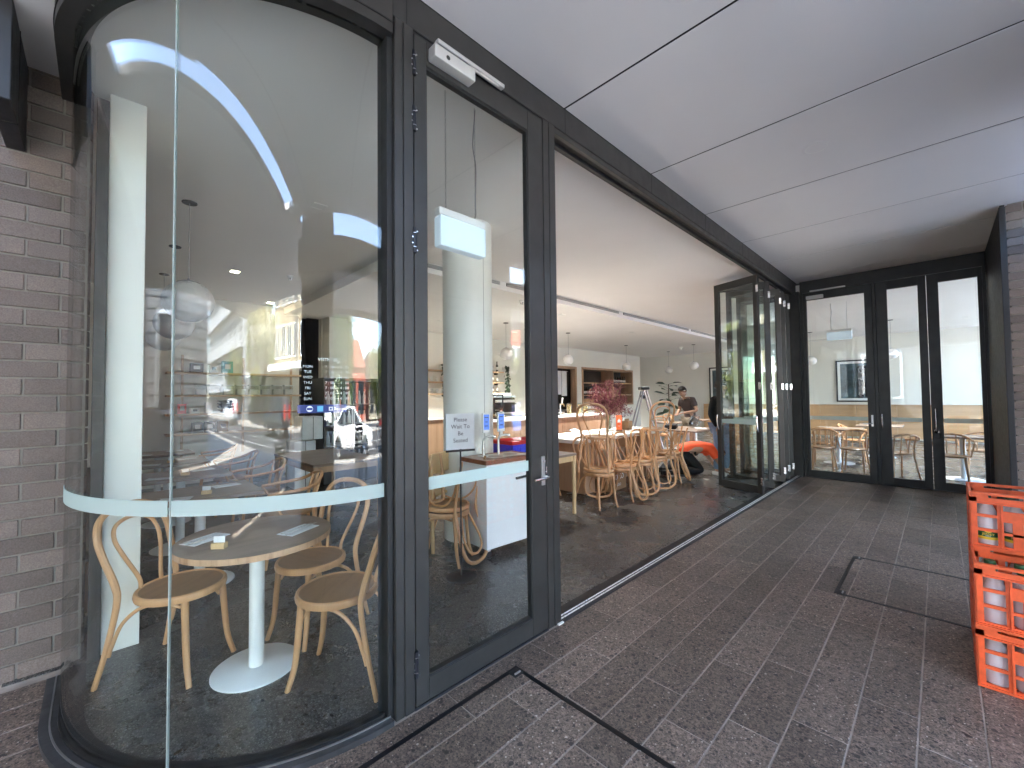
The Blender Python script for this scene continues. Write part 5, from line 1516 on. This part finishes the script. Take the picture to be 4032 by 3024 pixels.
for k in range(3):
    bottle(11.7 + .22 * k, 10.1, .98, .3, 'porcelain' if k % 2 else 'amber_bottle', 'sauce bottle on the kitchen bench', .04, 'bottles on the kitchen bench')

# ------------------------------------------------------------------ shelves on the left back wall
t = thing('display_shelf', 'oak display shelving on the back wall above the banquette', 'shelving', (1.9, 9.3, 0))
for z in (.915, 1.26, 1.585, 1.985):
    MB().box(.80, 2.93, 9.12, 9.415, z - .035, z).build('shelf', 'shelf_oak', t, world=True, bevel=.002)
for x in (1.02, 1.95, 2.80):
    MB().box(x, x + .035, 9.39, 9.417, .5, 2.3).build('upright', 'shelf_oak', t, world=True)
def jar(x, z, w, h_, label):
    t = thing('storage_jar', label, 'storage jar', (x, 9.25, z + .001), 0, 'white canisters on the display shelf')
    MB().box(-w / 2, w / 2, -.07, .07, 0, h_).build('body', 'drink_glass', t, bevel=.01)
    MB().box(-w / 2 + .008, w / 2 - .008, -.062, .062, .004, h_ * .62).build('contents', 'porcelain', t, bevel=.006)
    MB().box(-w / 2 - .004, w / 2 + .004, -.074, .074, h_, h_ + .02).build('lid', 'white_plastic', t, bevel=.004)
for k in range(8):
    jar(1.28 + .205 * k, 1.585, .16, .17, 'square clear canister with white lid, %s from the window on the display shelf' % ['first', 'second', 'third', 'fourth', 'fifth', 'sixth', 'seventh', 'eighth'][k])
def pack(x, z, w, h_, mat, label, pm_='paper'):
    t = thing('packet', label, 'packet', (x, 9.26, z + .001))
    MB().box(-w / 2, w / 2, -.05, .05, 0, h_).build('box', mat, t, bevel=.004)
    MB().box(-w * .25, w * .25, -.0515, -.0505, h_ * .35, h_ * .75).build('print', pm_, t)
pack(1.22, 1.985, .19, .16, 'shirt_dark', 'dark packet with a white triangle on the top display shelf')
pack(1.47, 1.985, .12, .14, 'pic_mount', 'white packet on the top display shelf', 'ink_grey')
pack(1.68, 1.985, .17, .22, 'teal_box', 'teal packet on the top display shelf')
pack(1.02, 1.26, .12, .17, 'red_print', 'red packet on the middle display shelf')
pack(1.20, 1.26, .13, .10, 'pic_mount', 'white pot with a black dot on the middle display shelf', 'black_plastic')
pack(1.40, 1.26, .10, .19, 'porcelain', 'cream bottle shaped pot on the middle display shelf')
pack(1.24, .915, .16, .19, 'black_plastic', 'first black coffee packet on the lowest display shelf')
pack(1.42, .915, .16, .19, 'black_plastic', 'second black coffee packet on the lowest display shelf')
pack(1.62, .915, .16, .19, 'brown_box', 'brown packet on the lowest display shelf', 'shirt_dark')
t = thing('black_bowls', 'stack of black bowls on the middle display shelf', 'bowls', (1.66, 9.25, 1.261))
for k in range(4):
    MB().lathe([(.06, .055 * k), (.13, .055 * k + .05), (.135, .055 * k + .062)], 20).build('bowl', 'black_plastic', t, True)
# drinks fridge and wrapped boxes
t = thing('drinks_fridge', 'tall black glass door drinks fridge beside the square column', 'fridge', (3.25, 7.75, 0))
MB().box(2.76, 2.80, 7.45, 8.05, .02, 1.86).box(3.72, 3.76, 7.45, 8.05, .02, 1.86).box(2.80, 3.72, 8.01, 8.05, .02, 1.86).box(2.80, 3.72, 7.45, 8.01, 1.80, 1.86).box(2.80, 3.72, 7.45, 8.01, .02, .25).build('cabinet', 'black_plastic', t, world=True)
MB().box(2.765, 3.255, 7.425, 7.449, .26, 1.80).build('glass_door', 'clear_glass', t, world=True)
MB().box(3.265, 3.755, 7.425, 7.449, .26, 1.80).build('glass_door', 'clear_glass', t, world=True)
for x in (3.235, 3.268):
    MB().box(x, x + .016, 7.395, 7.424, .7, 1.35).build('handle', 'satin_steel', t, world=True)
MB().box(3.252, 3.268, 7.42, 7.45, .26, 1.80).build('door_gap', 'black_plastic', t, world=True)
for z in (.30, .66, 1.02, 1.38):
    s_ = MB().box(2.81, 3.71, 7.50, 8.0, z, z + .012).build('shelf', 'grey_metal', t, world=True)
    for k in range(9):
        sub(MB().lathe([(.032, 0), (.033, .14), (.013, .2), (.013, .24)], 10, (2.88 + .095 * k, 7.58, z + .013)), 'bottle', ['stack_wrap', 'porcelain', 'drink_glass'][k % 3], s_, t, True)
for i, (x, z) in enumerate(((2.50, 0), (2.50, .40), (2.62, .80), (2.50, .80))[:3]):
    t = thing('wrapped_carton', 'pale wrapped carton in the pile beside the fridge, %s' % ['bottom', 'middle', 'top'][i], 'carton', (x, 7.7, z + .004), 0, 'cartons beside the fridge')
    MB().box(-.2, .14, -.22, .22, 0, .39).build('carton', 'stack_wrap', t, bevel=.012)
    MB().box(-.03, -.02, -.2215, -.2205, .0, .39).build('tape', 'grille_dark', t)
# step ladder
t = thing('step_ladder', 'aluminium step ladder with black top in the middle of the room', 'ladder', (10.6, 5.65, .004), R(38))
for s_ in (-1, 1):
    MB().tube([(s_ * .30, -.42, 0), (s_ * .18, -.02, 1.66)], .028, 6).build('front_rail', 'grey_metal', t)
    MB().tube([(s_ * .30, .48, 0), (s_ * .17, .05, 1.60)], .024, 6).build('rear_rail', 'grey_metal', t)
for k in range(5):
    f_ = (k + .7) / 5.6
    MB().box(-.29 + .11 * f_, .29 - .11 * f_, -.46 + .41 * f_, -.36 + .40 * f_, 1.66 * f_ - .015, 1.66 * f_ + .012).build('tread', 'grey_metal', t)
MB().box(-.25, .25, -.10, .12, 1.64, 1.72).build('top_cap', 'black_plastic', t, bevel=.01)
MB().tube([(.2, -.03, 1.45), (.155, .04, 1.45)], .05, 10).build('knee_brace', 'black_plastic', t, True)

# far dining tables and chairs
rect_table(8.55, 9.75, 3.42, 4.35, .765, 'timber cafe table with tools on it beside the kneeling worker', 'far dining tables', (8.85, 3.75), .26)
t = thing('tool_bag', 'black soft tool bag on the far table', 'bag', (8.85, 4.10, .766), R(20))
MB().box(-.24, .24, -.12, .12, 0, .10).build('body', 'black_cloth', t, bevel=.04, seg=3)
MB().tube(cr([(-.12, 0, .042), (-.05, .02, .16), (.05, .02, .16), (.12, 0, .042)], 4), .012, 6).build('strap', 'black_cloth', t, True)
t = thing('plastic_bag', 'crumpled clear plastic bag on the far table', 'bag', (9.30, 3.80, .766))
rnd = random.Random(9)
mb = MB().sphere((0, 0, .12), .13, 14, 10, 1.0)
mb.v = [(x * rnd.uniform(.75, 1.15), y * rnd.uniform(.75, 1.15), max(0, z * rnd.uniform(.9, 1.25))) for x, y, z in mb.v]
mb.build('film', 'clear_plastic', t)
t = thing('paper_plan', 'loose white papers on the far table', 'papers', (9.15, 3.58, .766), R(30))
MB().box(-.14, .14, -.10, .10, 0, .012).build('sheets', 'paper', t)
MB().box(-.05, .16, -.02, .12, .0122, .02).build('folded_sheet', 'paper', t)
for (x, y, a, l) in ((10.6, 5.2, 120, 'bentwood chair behind the ladder'), (11.4, 4.9, 200, 'bentwood chair in front of the indoor plant'), (12.4, 5.6, 160, 'bentwood chair against the far dining tables'), (9.9, 3.2, 60, 'bentwood chair beyond the folding doors'), (11.6, 3.5, 100, 'bentwood chair behind the standing man'), (13.2, 4.6, 80, 'bentwood chair deep in the dining room')):
    place(CH, (x, y, .004), R(a), l, 'chairs in the far dining room')
rect_table(11.0, 11.75, 4.9, 5.6, .745, 'timber cafe table in front of the indoor plant', 'far dining tables')
rect_table(12.6, 13.4, 4.9, 5.6, .745, 'timber cafe table near the far wall', 'far dining tables')
# indoor plant
rnd = random.Random(21)
t = thing('indoor_plant', 'potted rubber plant with broad dark leaves by the far wall', 'plant', (13.6, 6.35, .004))
MB().lathe([(.16, 0), (.21, .34), (.20, .35), (.18, .33)], 22).build('pot', 'porcelain', t, True)
MB().tube(cr([(0, 0, .3), (.03, .02, .9), (-.02, 0, 1.4), (.02, .02, 1.85)], 5), .016, 7).build('stem', 'bark', t, True)
for k in range(24):
    a = k * 2.39; z = .85 + 1.05 * k / 24
    L_ = rnd.uniform(.26, .42)
    d_ = Vector((math.cos(a), math.sin(a), rnd.uniform(-.15, .5))).normalized()
    s_ = (d_.cross(Vector((0, 0, 1))).normalized() + Vector((0, 0, rnd.uniform(-.7, .7)))).normalized()
    b0 = Vector((0, 0, z)) + d_ * .12
    pts = [b0, b0 + d_ * L_ * .35 + s_ * .09, b0 + d_ * L_ * .75 + s_ * .08 - Vector((0, 0, .03)), b0 + d_ * L_ - Vector((0, 0, .08)), b0 + d_ * L_ * .75 - s_ * .08 - Vector((0, 0, .03)), b0 + d_ * L_ * .35 - s_ * .09]
    mid = b0 + d_ * L_ * .5 - Vector((0, 0, .02))
    MB().add(pts + [mid], [(0, 1, 6), (1, 2, 6), (2, 3, 6), (3, 4, 6), (4, 5, 6), (5, 0, 6)]).tube([(0, 0, z), tuple(b0)], .004, 4).build('leaf', 'leaf_dark', t)
# framed pictures on the far wall
def picture(y0, y1, z0, z1, label):
    t = thing('framed_picture', label, 'picture', (17.98, (y0 + y1) / 2, z0), 0, 'pictures on the far wall')
    f_ = MB(); w_ = .045
    f_.box(17.95, 17.998, y0, y1, z0, z0 + w_); f_.box(17.95, 17.998, y0, y1, z1 - w_, z1); f_.box(17.95, 17.998, y0, y0 + w_, z0 + w_, z1 - w_); f_.box(17.95, 17.998, y1 - w_, y1, z0 + w_, z1 - w_)
    f_.build('frame', 'pic_black', t, world=True)
    MB().box(17.975, 17.997, y0 + w_, y1 - w_, z0 + w_, z1 - w_).build('mount', 'pic_mount', t, world=True)
    p = MB().box(17.972, 17.9748, y0 + .12, y1 - .12, z0 + .12, z1 - .12).build('print', 'pic_dark', t, world=True)
    sub(MB().box(17.970, 17.9715, y0 + .12, y0 + (y1 - y0) * .45, z0 + .12, z0 + (z1 - z0) * .86), 'print_patch', 'pic_black', p, t)
picture(1.42, 2.47, 1.20, 2.60, 'dark landscape print in a black frame seen through the single glazed door')
picture(5.75, 6.65, 1.16, 2.60, 'black framed picture on the far wall beside the folding doors')
# furniture behind the return doors
for (x, y, a, l) in ((10.05, 1.62, 95, 'timber chair close behind the single glazed door'), (10.1, 1.15, 88, 'second timber chair behind the single glazed door'), (9.9, .55, -60, 'arm chair behind the narrow glazed door'), (9.98, -.12, 92, 'arm chair behind the padlocked door leaf'), (10.9, 1.75, -85, 'chair facing the table behind the single glazed door'), (12.0, 1.35, 180, 'chair further back behind the single glazed door'), (11.2, -.45, -80, 'arm chair across the table behind the padlocked door')):
    place(AC, (x, y, .004), R(a), l, 'chairs behind the return doors')
rect_table(10.9, 11.75, 1.15, 1.95, .745, 'cafe table behind the single glazed door', 'tables behind the return doors', None, .27)
rect_table(10.2, 10.85, -.60, .10, .745, 'cafe table behind the padlocked door leaf', 'tables behind the return doors', None, .27)
rect_table(12.6, 13.4, .6, 1.4, .745, 'cafe table deep behind the return doors', 'tables behind the return doors', None, .27)
# ================================================================== PEOPLE
def skin_mesh(name, verts, edges, radii, mat, parent, sub_=1, root=0):
    me = bpy.data.meshes.new(name)
    me.from_pydata(verts, edges, [])
    o = bpy.data.objects.new(name, me)
    COL.objects.link(o)
    sk = o.modifiers.new('s', 'SKIN')
    sk.use_smooth_shade = True
    for i, r_ in enumerate(radii):
        me.skin_vertices[0].data[i].radius = r_ if isinstance(r_, tuple) else (r_, r_)
    me.skin_vertices[0].data[root].use_root = True
    ss = o.modifiers.new('u', 'SUBSURF'); ss.levels = sub_ + 1; ss.render_levels = sub_ + 1
    dg = bpy.context.evaluated_depsgraph_get()
    m2 = bpy.data.meshes.new_from_object(o.evaluated_get(dg))
    m2.name = name
    bpy.data.objects.remove(o); bpy.data.meshes.remove(me)
    m2.materials.clear(); m2.materials.append(MATS[mat])
    for p in m2.polygons: p.use_smooth = True
    q = bpy.data.objects.new(name, m2)
    COL.objects.link(q)
    q.parent = parent
    return q
def chain(defs, joints, names):
    """defs: dict joint -> radius; edges by name pairs"""
    order = list(defs)
    idx = {n: i for i, n in enumerate(order)}
    return [joints[n] for n in order], [(idx[a], idx[b_]) for a, b_ in names], [defs[n] for n in order]
def head_bits(t, c, yaw, pitch, hairmat='hair_dark', s_=1.0):
    Mh = Matrix.Translation(c) @ Matrix.Rotation(yaw, 4, 'Z') @ Matrix.Rotation(pitch, 4, 'X')
    h = MB().sphere((0, -.02, .025), .104 * s_, 18, 12, 1.08)
    h.v = [v for v in h.v]
    # keep only the cap of the sphere: hair over crown, back and sides
    keep = []
    for f_ in h.f:
        cc_ = sum((Vector(h.v[i]) for i in f_), Vector()) / len(f_)
        if cc_.z > .085 or (cc_.y < -.03 and cc_.z > -.035):
            keep.append(f_)
    h.f = keep
    h.v = [tuple(Mh @ Vector(v)) for v in h.v]
    h.build('hair', hairmat, t, True)
    f_ = MB().sphere((0, .103 * s_, -.012), .017, 8, 6, 1.4)                       # nose
    for sx in (-1, 1):
        f_.sphere((sx * .092, -.01, -.005), .024, 8, 6, 1.3)                        # ears
    f_.v = [tuple(Mh @ Vector(v)) for v in f_.v]
    f_.build('face_features', 'skin', t, True)
    e = MB()
    for sx in (-1, 1):
        e.sphere((sx * .034, .088 * s_, .014), .010, 8, 6)
    e.box(-.022, .022, .088 * s_, .096 * s_, -.056, -.050)
    e.v = [tuple(Mh @ Vector(v)) for v in e.v]
    e.build('eyes_and_mouth', 'hair_dark', t, True)
HAND = [((.0, .0), .0), ]
def hand(t, w, d, side, up=(0, 0, 1)):
    """open, slightly curled hand at wrist w pointing along d"""
    w, d = Vector(w), Vector(d).normalized()
    s_ = d.cross(Vector(up)).normalized() * side
    n_ = s_.cross(d) * side
    pv = [w, w + d * .05, w + d * .085]
    skin_mesh('palm', pv, [(0, 1), (1, 2)], [(.024, .017), (.036, .017), (.036, .014)], 'skin', t, 0)
    for k in range(4):
        o_ = s_ * (.028 - .0185 * k); L_ = (.070, .078, .073, .056)[k]
        b0 = w + d * .08 + o_
        skin_mesh('finger', [b0, b0 + d * L_ * .5 - n_ * .012, b0 + d * L_ * .8 - n_ * .035], [(0, 1), (1, 2)], [.0095, .0085, .007], 'skin', t, 0)
    b0 = w + d * .03 + s_ * .03
    skin_mesh('thumb', [b0, b0 + d * .03 + s_ * .022, b0 + d * .058 + s_ * .022 - n_ * .01], [(0, 1), (1, 2)], [.012, .010, .008], 'skin', t, 0)

# --- man standing at the far table, head bowed, hands together (local: faces +Y)
t = thing('person', 'standing man in dark tee shirt and khaki shorts looking down at his hands', 'person', (10.55, 4.40, .004), R(72))
J_ = dict(pel=(0, 0, .90), sp=(0, -.01, 1.08), ch=(0, .07, 1.29), nk=(0, .14, 1.42), hd0=(0, .20, 1.48), hd=(0, .25, 1.545), hd2=(0, .245, 1.605),
          ls=(.17, .08, 1.37), le=(.27, .06, 1.10), lw=(.10, .32, 1.02), rs=(-.17, .08, 1.37), re=(-.28, .07, 1.10), rw=(-.09, .34, 1.04),
          lh=(.09, 0, .86), lk=(.11, .03, .48), la=(.11, -.01, .09), lt=(.12, .13, .03), rh=(-.09, 0, .86), rk=(-.11, .05, .48), ra=(-.12, .0, .09), rt=(-.13, .14, .03))
defs = dict(pel=(.145, .11), sp=(.135, .105), ch=(.155, .11), nk=.058, hd0=.062, hd=(.078, .095), hd2=(.068, .082), ls=.065, le=.044, lw=.031, rs=.065, re=.044, rw=.031, lh=.085, lk=.058, la=.04, lt=.036, rh=.085, rk=.058, ra=.04, rt=.036)
E_ = [('pel', 'sp'), ('sp', 'ch'), ('ch', 'nk'), ('nk', 'hd0'), ('hd0', 'hd'), ('hd', 'hd2'), ('ch', 'ls'), ('ls', 'le'), ('le', 'lw'), ('ch', 'rs'), ('rs', 're'), ('re', 'rw'), ('pel', 'lh'), ('lh', 'lk'), ('lk', 'la'), ('la', 'lt'), ('pel', 'rh'), ('rh', 'rk'), ('rk', 'ra'), ('ra', 'rt')]
v_, e_, r_ = chain(defs, J_, E_)
skin_mesh('body', v_, e_, r_, 'skin', t)
sd = {k: (tuple(x + .016 for x in defs[k]) if isinstance(defs[k], tuple) else defs[k] + .018) for k in ('pel', 'sp', 'ch', 'ls', 'rs')}
js = dict(J_); js['lm'] = (.235, .07, 1.19); js['rm'] = (-.245, .075, 1.19); js['nb'] = (0, .11, 1.385); js['hem'] = (0, 0, .84)
sd['lm'] = .072; sd['rm'] = .072; sd['nb'] = .075; sd['hem'] = (.16, .125)
v_, e_, r_ = chain(sd, js, [('hem', 'pel'), ('pel', 'sp'), ('sp', 'ch'), ('ch', 'nb'), ('ch', 'ls'), ('ls', 'lm'), ('ch', 'rs'), ('rs', 'rm')])
skin_mesh('tee_shirt', v_, e_, r_, 'shirt_dark', t, root=0)
js['lkm'] = (.115, .03, .52); js['rkm'] = (-.115, .04, .52)
sd = dict(pel=(.155, .122), lh=.105, lkm=.098, rh=.105, rkm=.098)
v_, e_, r_ = chain(sd, js, [('pel', 'lh'), ('lh', 'lkm'), ('pel', 'rh'), ('rh', 'rkm')])
skin_mesh('shorts', v_, e_, r_, 'khaki', t)
for s_ in (-1, 1):
    MB().box(s_ * .125 - .045, s_ * .125 + .045, -.08, .19, 0, .07).build('shoe', 'black_cloth', t, True, bevel=.025, seg=2)
head_bits(t, (0, .245, 1.57), 0, R(-38))
hand(t, J_['lw'], (-.5, .8, -.1), 1); hand(t, J_['rw'], (.5, .8, -.1), -1)

# --- worker kneeling on the floor in an orange top (local: faces +Y, bending forward)
t = thing('person', 'kneeling worker in bright orange top and black trousers bending to the floor', 'person', (8.02, 3.32, .004), R(-140))
J_ = dict(pel=(0, -.16, .40), sp=(0, .02, .50), ch=(0, .24, .52), nk=(0, .40, .46), hd0=(0, .46, .43), hd=(0, .53, .39), hd2=(0, .56, .33),
          ls=(.19, .28, .50), le=(.25, .38, .28), lw=(.19, .52, .08), rs=(-.19, .28, .50), re=(-.25, .38, .28), rw=(-.19, .52, .08),
          lh=(.10, -.15, .34), lk=(.15, .14, .08), la=(.13, -.34, .07), lt=(.13, -.46, .05), rh=(-.10, -.15, .34), rk=(-.16, .12, .08), ra=(-.14, -.36, .07), rt=(-.14, -.48, .05))
defs = dict(pel=(.15, .125), sp=(.14, .11), ch=(.165, .115), nk=.06, hd0=.066, hd=(.078, .095), hd2=(.068, .082), ls=.066, le=.045, lw=.032, rs=.066, re=.045, rw=.032, lh=.10, lk=.07, la=.045, lt=.036, rh=.10, rk=.07, ra=.045, rt=.036)
v_, e_, r_ = chain(defs, J_, E_)
skin_mesh('body', v_, e_, r_, 'skin', t)
js = dict(J_); js['lm'] = (.245, .37, .31); js['rm'] = (-.245, .37, .31); js['nb'] = (0, .36, .49); js['hem'] = (0, -.27, .42)
sd = dict(hem=(.165, .13), sp=(.165, .135), ch=(.185, .135), nb=.08, ls=.09, lm=.075, rs=.09, rm=.075)
v_, e_, r_ = chain(sd, js, [('hem', 'sp'), ('sp', 'ch'), ('ch', 'nb'), ('ch', 'ls'), ('ls', 'lm'), ('ch', 'rs'), ('rs', 'rm')])
skin_mesh('orange_top', v_, e_, r_, 'orange_cloth', t)
sd = dict(pel=(.165, .135), lh=.118, lk=.086, la=.066, rh=.118, rk=.086, ra=.066)
v_, e_, r_ = chain(sd, js, [('pel', 'lh'), ('lh', 'lk'), ('lk', 'la'), ('pel', 'rh'), ('rh', 'rk'), ('rk', 'ra')])
skin_mesh('trousers', v_, e_, r_, 'black_cloth', t)
for s_ in (-1, 1):
    MB().box(s_ * .135 - .045, s_ * .135 + .045, -.62, -.38, .0, .09).build('shoe', 'black_cloth', t, True, bevel=.03, seg=2)
head_bits(t, (0, .55, .37), 0, R(-75))
hand(t, J_['lw'], (-.2, .9, -.3), 1); hand(t, J_['rw'], (.2, .9, -.3), -1)
t = thing('tool_pile', 'black jacket dropped on the floor beside the kneeling worker', 'jacket', (7.95, 3.62, .004))
rnd = random.Random(4)
mb = MB().sphere((0, 0, .08), .24, 18, 12, .55)
mb.v = [(x * rnd.uniform(.85, 1.2) * 1.3, y * rnd.uniform(.85, 1.2), max(.0, z * rnd.uniform(.8, 1.2))) for x, y, z in mb.v]
mb.build('cloth', 'black_cloth', t, True)
MB().tube(cr([(.2, .1, .12), (.35, .16, .08), (.45, .1, .05)], 4), [.05, .05, .05, .048, .046, .044, .042, .04, .04], 8).build('sleeve', 'black_cloth', t, True)

# --- person in jeans standing behind the outermost folding door
t = thing('person', 'person in black top and blue jeans standing behind the folding glass door', 'person', (8.28, 2.88, .004), R(160))
J_ = dict(pel=(0, 0, .92), sp=(0, -.01, 1.10), ch=(0, .0, 1.30), nk=(0, .02, 1.46), hd0=(0, .035, 1.53), hd=(0, .04, 1.61), hd2=(0, .03, 1.67),
          ls=(.17, .0, 1.39), le=(.22, -.03, 1.12), lw=(.21, .10, .90), rs=(-.17, .0, 1.39), re=(-.22, -.03, 1.12), rw=(-.21, .08, .88),
          lh=(.09, 0, .88), lk=(.11, .03, .49), la=(.11, -.02, .09), lt=(.12, .12, .03), rh=(-.09, 0, .88), rk=(-.11, .03, .49), ra=(-.12, -.02, .09), rt=(-.13, .12, .03))
defs = dict(pel=(.14, .105), sp=(.125, .10), ch=(.15, .105), nk=.055, hd0=.062, hd=(.076, .093), hd2=(.066, .08), ls=.062, le=.042, lw=.030, rs=.062, re=.042, rw=.030, lh=.085, lk=.058, la=.04, lt=.036, rh=.085, rk=.058, ra=.04, rt=.036)
v_, e_, r_ = chain(defs, J_, E_)
skin_mesh('body', v_, e_, r_, 'skin', t)
sd = dict(pel=(.16, .125), sp=(.145, .12), ch=(.17, .125), nk=.07, ls=.08, le=.06, lw=.045, rs=.08, re=.06, rw=.045)
v_, e_, r_ = chain(sd, J_, [('pel', 'sp'), ('sp', 'ch'), ('ch', 'nk'), ('ch', 'ls'), ('ls', 'le'), ('le', 'lw'), ('ch', 'rs'), ('rs', 're'), ('re', 'rw')])
skin_mesh('jumper', v_, e_, r_, 'black_cloth', t)
sd = dict(pel=(.152, .118), lh=.102, lk=.075, la=.066, rh=.102, rk=.075, ra=.066)
v_, e_, r_ = chain(sd, J_, [('pel', 'lh'), ('lh', 'lk'), ('lk', 'la'), ('pel', 'rh'), ('rh', 'rk'), ('rk', 'ra')])
skin_mesh('jeans', v_, e_, r_, 'denim', t)
for s_ in (-1, 1):
    MB().box(s_ * .12 - .045, s_ * .12 + .045, -.09, .18, 0, .075).build('shoe', 'porcelain', t, True, bevel=.025, seg=2)
head_bits(t, (0, .035, 1.64), 0, R(-8))
hand(t, J_['lw'], (0, .3, -1), 1); hand(t, J_['rw'], (0, .3, -1), -1)

# ================================================================== MILK CRATES
def crate_mesh(t, w=.36, d=.36, h=.30):
    """local: front face on x=0 looking to -x, y from 0 to -w, x from 0 to d"""
    th = .012
    def side_grid(mapf, L_):
        """openwork panel in (u along, z) coordinates"""
        cols = [0, .028, .038, .112, .128, .232, .248, .322, .332, L_]
        rim = [(0, L_, 0, .018), (0, L_, h - .050, h - .018), (0, L_, h - .004, h + .012)]
        bars = [(0, .030, .018, h), (L_ - .030, L_, .018, h), (.105, .128, .018, h - .05), (L_ - .128, L_ - .105, .018, h - .05)]
        bars += [(.030, .105, .092, .108), (.030, .105, .172, .188), (L_ - .105, L_ - .030, .092, .108), (L_ - .105, L_ - .030, .172, .188),
                 (.128, L_ - .128, .155, .215), (.128, L_ - .128, .082, .096), (.030, .075, h - .018, h - .004), (L_ - .075, L_ - .030, h - .018, h - .004), (L_ / 2 - .02, L_ / 2 + .02, .018, .155)]
        for (u0, u1, z0, z1) in rim + bars:
            mapf(u0, u1, z0, z1)
    mbs = []
    m1 = MB(); side_grid(lambda u0, u1, z0, z1: m1.box(0, th, -u1, -u0, z0, z1), w)
    m1.build('front_panel', 'crate_red', t)
    m2 = MB(); side_grid(lambda u0, u1, z0, z1: m2.box(d - th, d, -u1, -u0, z0, z1), w)
    m2.build('rear_panel', 'crate_red', t)
    m3 = MB(); side_grid(lambda u0, u1, z0, z1: m3.box(u0 + th, min(u1, d - th - .0) if u1 > d - th else u1, -th, -.0005, z0, z1 - .0005), d)
    m3.build('side_panel', 'crate_red', t)
    m4 = MB(); side_grid(lambda u0, u1, z0, z1: m4.box(u0 + th, min(u1, d - th), -w + .0005, -w + th, z0, z1 - .0005), d)
    m4.build('side_panel', 'crate_red', t)
    fl_ = MB()
    for k in range(9):
        fl_.box(th, d - th, -.02 - k * .04 - .012, -.02 - k * .04, .004, .012)
        fl_.box(.02 + k * .038, .03 + k * .038, -w + th, -th, .0045, .0115)
    fl_.build('base_grid', 'crate_red', t)
    # outer ribs and lip
    rb = MB()
    for u in (.006, .118, w - .118, w - .012):
        rb.box(-.010, -.0004, -u - .006, -u, .006, h - .052)
    rb.box(-.016, -.0004, -w, -.0, h + .000, h + .011)
    rb.box(-.012, -.0004, -w, -.0, h - .052, h - .044)
    rb.box(-.012, -.0004, -w, -.0, .0, .010)
    rb.build('rib', 'crate_red', t)
def milk(t_, x, y, z, label, lab=True):
    t = thing('milk_bottle', label, 'milk bottle', (x, y, z), 0, 'milk bottles in the red crates')
    b_ = .045
    prof = [(b_, 0), (b_ + .004, .008), (b_ + .004, .145), (b_ - .004, .165), (.026, .205), (.020, .214), (.020, .225)]
    MB().lathe(prof, 20).build('body', 'milk_plastic', t, True)
    MB().lathe([(.022, .226), (.023, .229), (.023, .244), (.021, .247)], 18).build('cap', 'green_cap', t, True)
    if lab:
        MB().lathe([(b_ + .0047, .045), (b_ + .0047, .085)], 20, cap=False).build('label', 'label_green', t, True)
        MB().lathe([(b_ + .0053, .030), (b_ + .0053, .045)], 20, cap=False).build('label_band', 'label_yellow', t, True)
        f_ = disc(0, 0, .014, 0)
        f_.v = [(-b_ - .0056, a, .076 + c * .55) for a, c, _ in f_.v]
        f_.build('label_sun', 'label_yellow', t)
        text('lettering', 'JERSEY', .016, 'label_yellow', t, facing((-b_ - .0058, 0, .060), (0, -1, 0)), .0002)
        text('lettering', 'MILK', .010, 'paper', t, facing((-b_ - .0058, 0, .050), (0, -1, 0)), .0002)
CZ = .305
crates = [(3.225, -.094, .004, 'bottom red milk crate at the front of the pile', 0), (3.235, -.097, .004 + CZ, 'upper red milk crate at the front of the pile', 1),
          (3.600, -.098, .004, 'bottom red milk crate at the back of the pile', 0), (3.605, -.100, .004 + CZ, 'middle red milk crate at the back of the pile', 0), (3.600, -.101, .004 + 2 * CZ, 'topmost red milk crate standing at the back of the pile', 1)]
for i, (x, y, z, l, vis) in enumerate(crates):
    t = thing('milk_crate', l, 'crate', (x, y, z), 0, 'red milk crates on the paving')
    crate_mesh(t)
    for r_ in range(3):
        for c_ in range(3):
            if i in (2, 3) and r_ > 0: continue
            if r_ == 2 and i != 1 and i != 4: continue
            nm = ['bottom front', 'upper front', 'bottom back', 'middle back', 'topmost'][i] + ' red crate, ' + ['front', 'middle', 'rear'][r_] + ' row, ' + ['left', 'middle', 'right'][c_] + ' one'
            milk(t, x + .068 + r_ * .110, y - .070 - c_ * .108, z + .013, 'green capped milk bottle in ' + nm, i in (4,) or (r_ == 0 and c_ == 2))
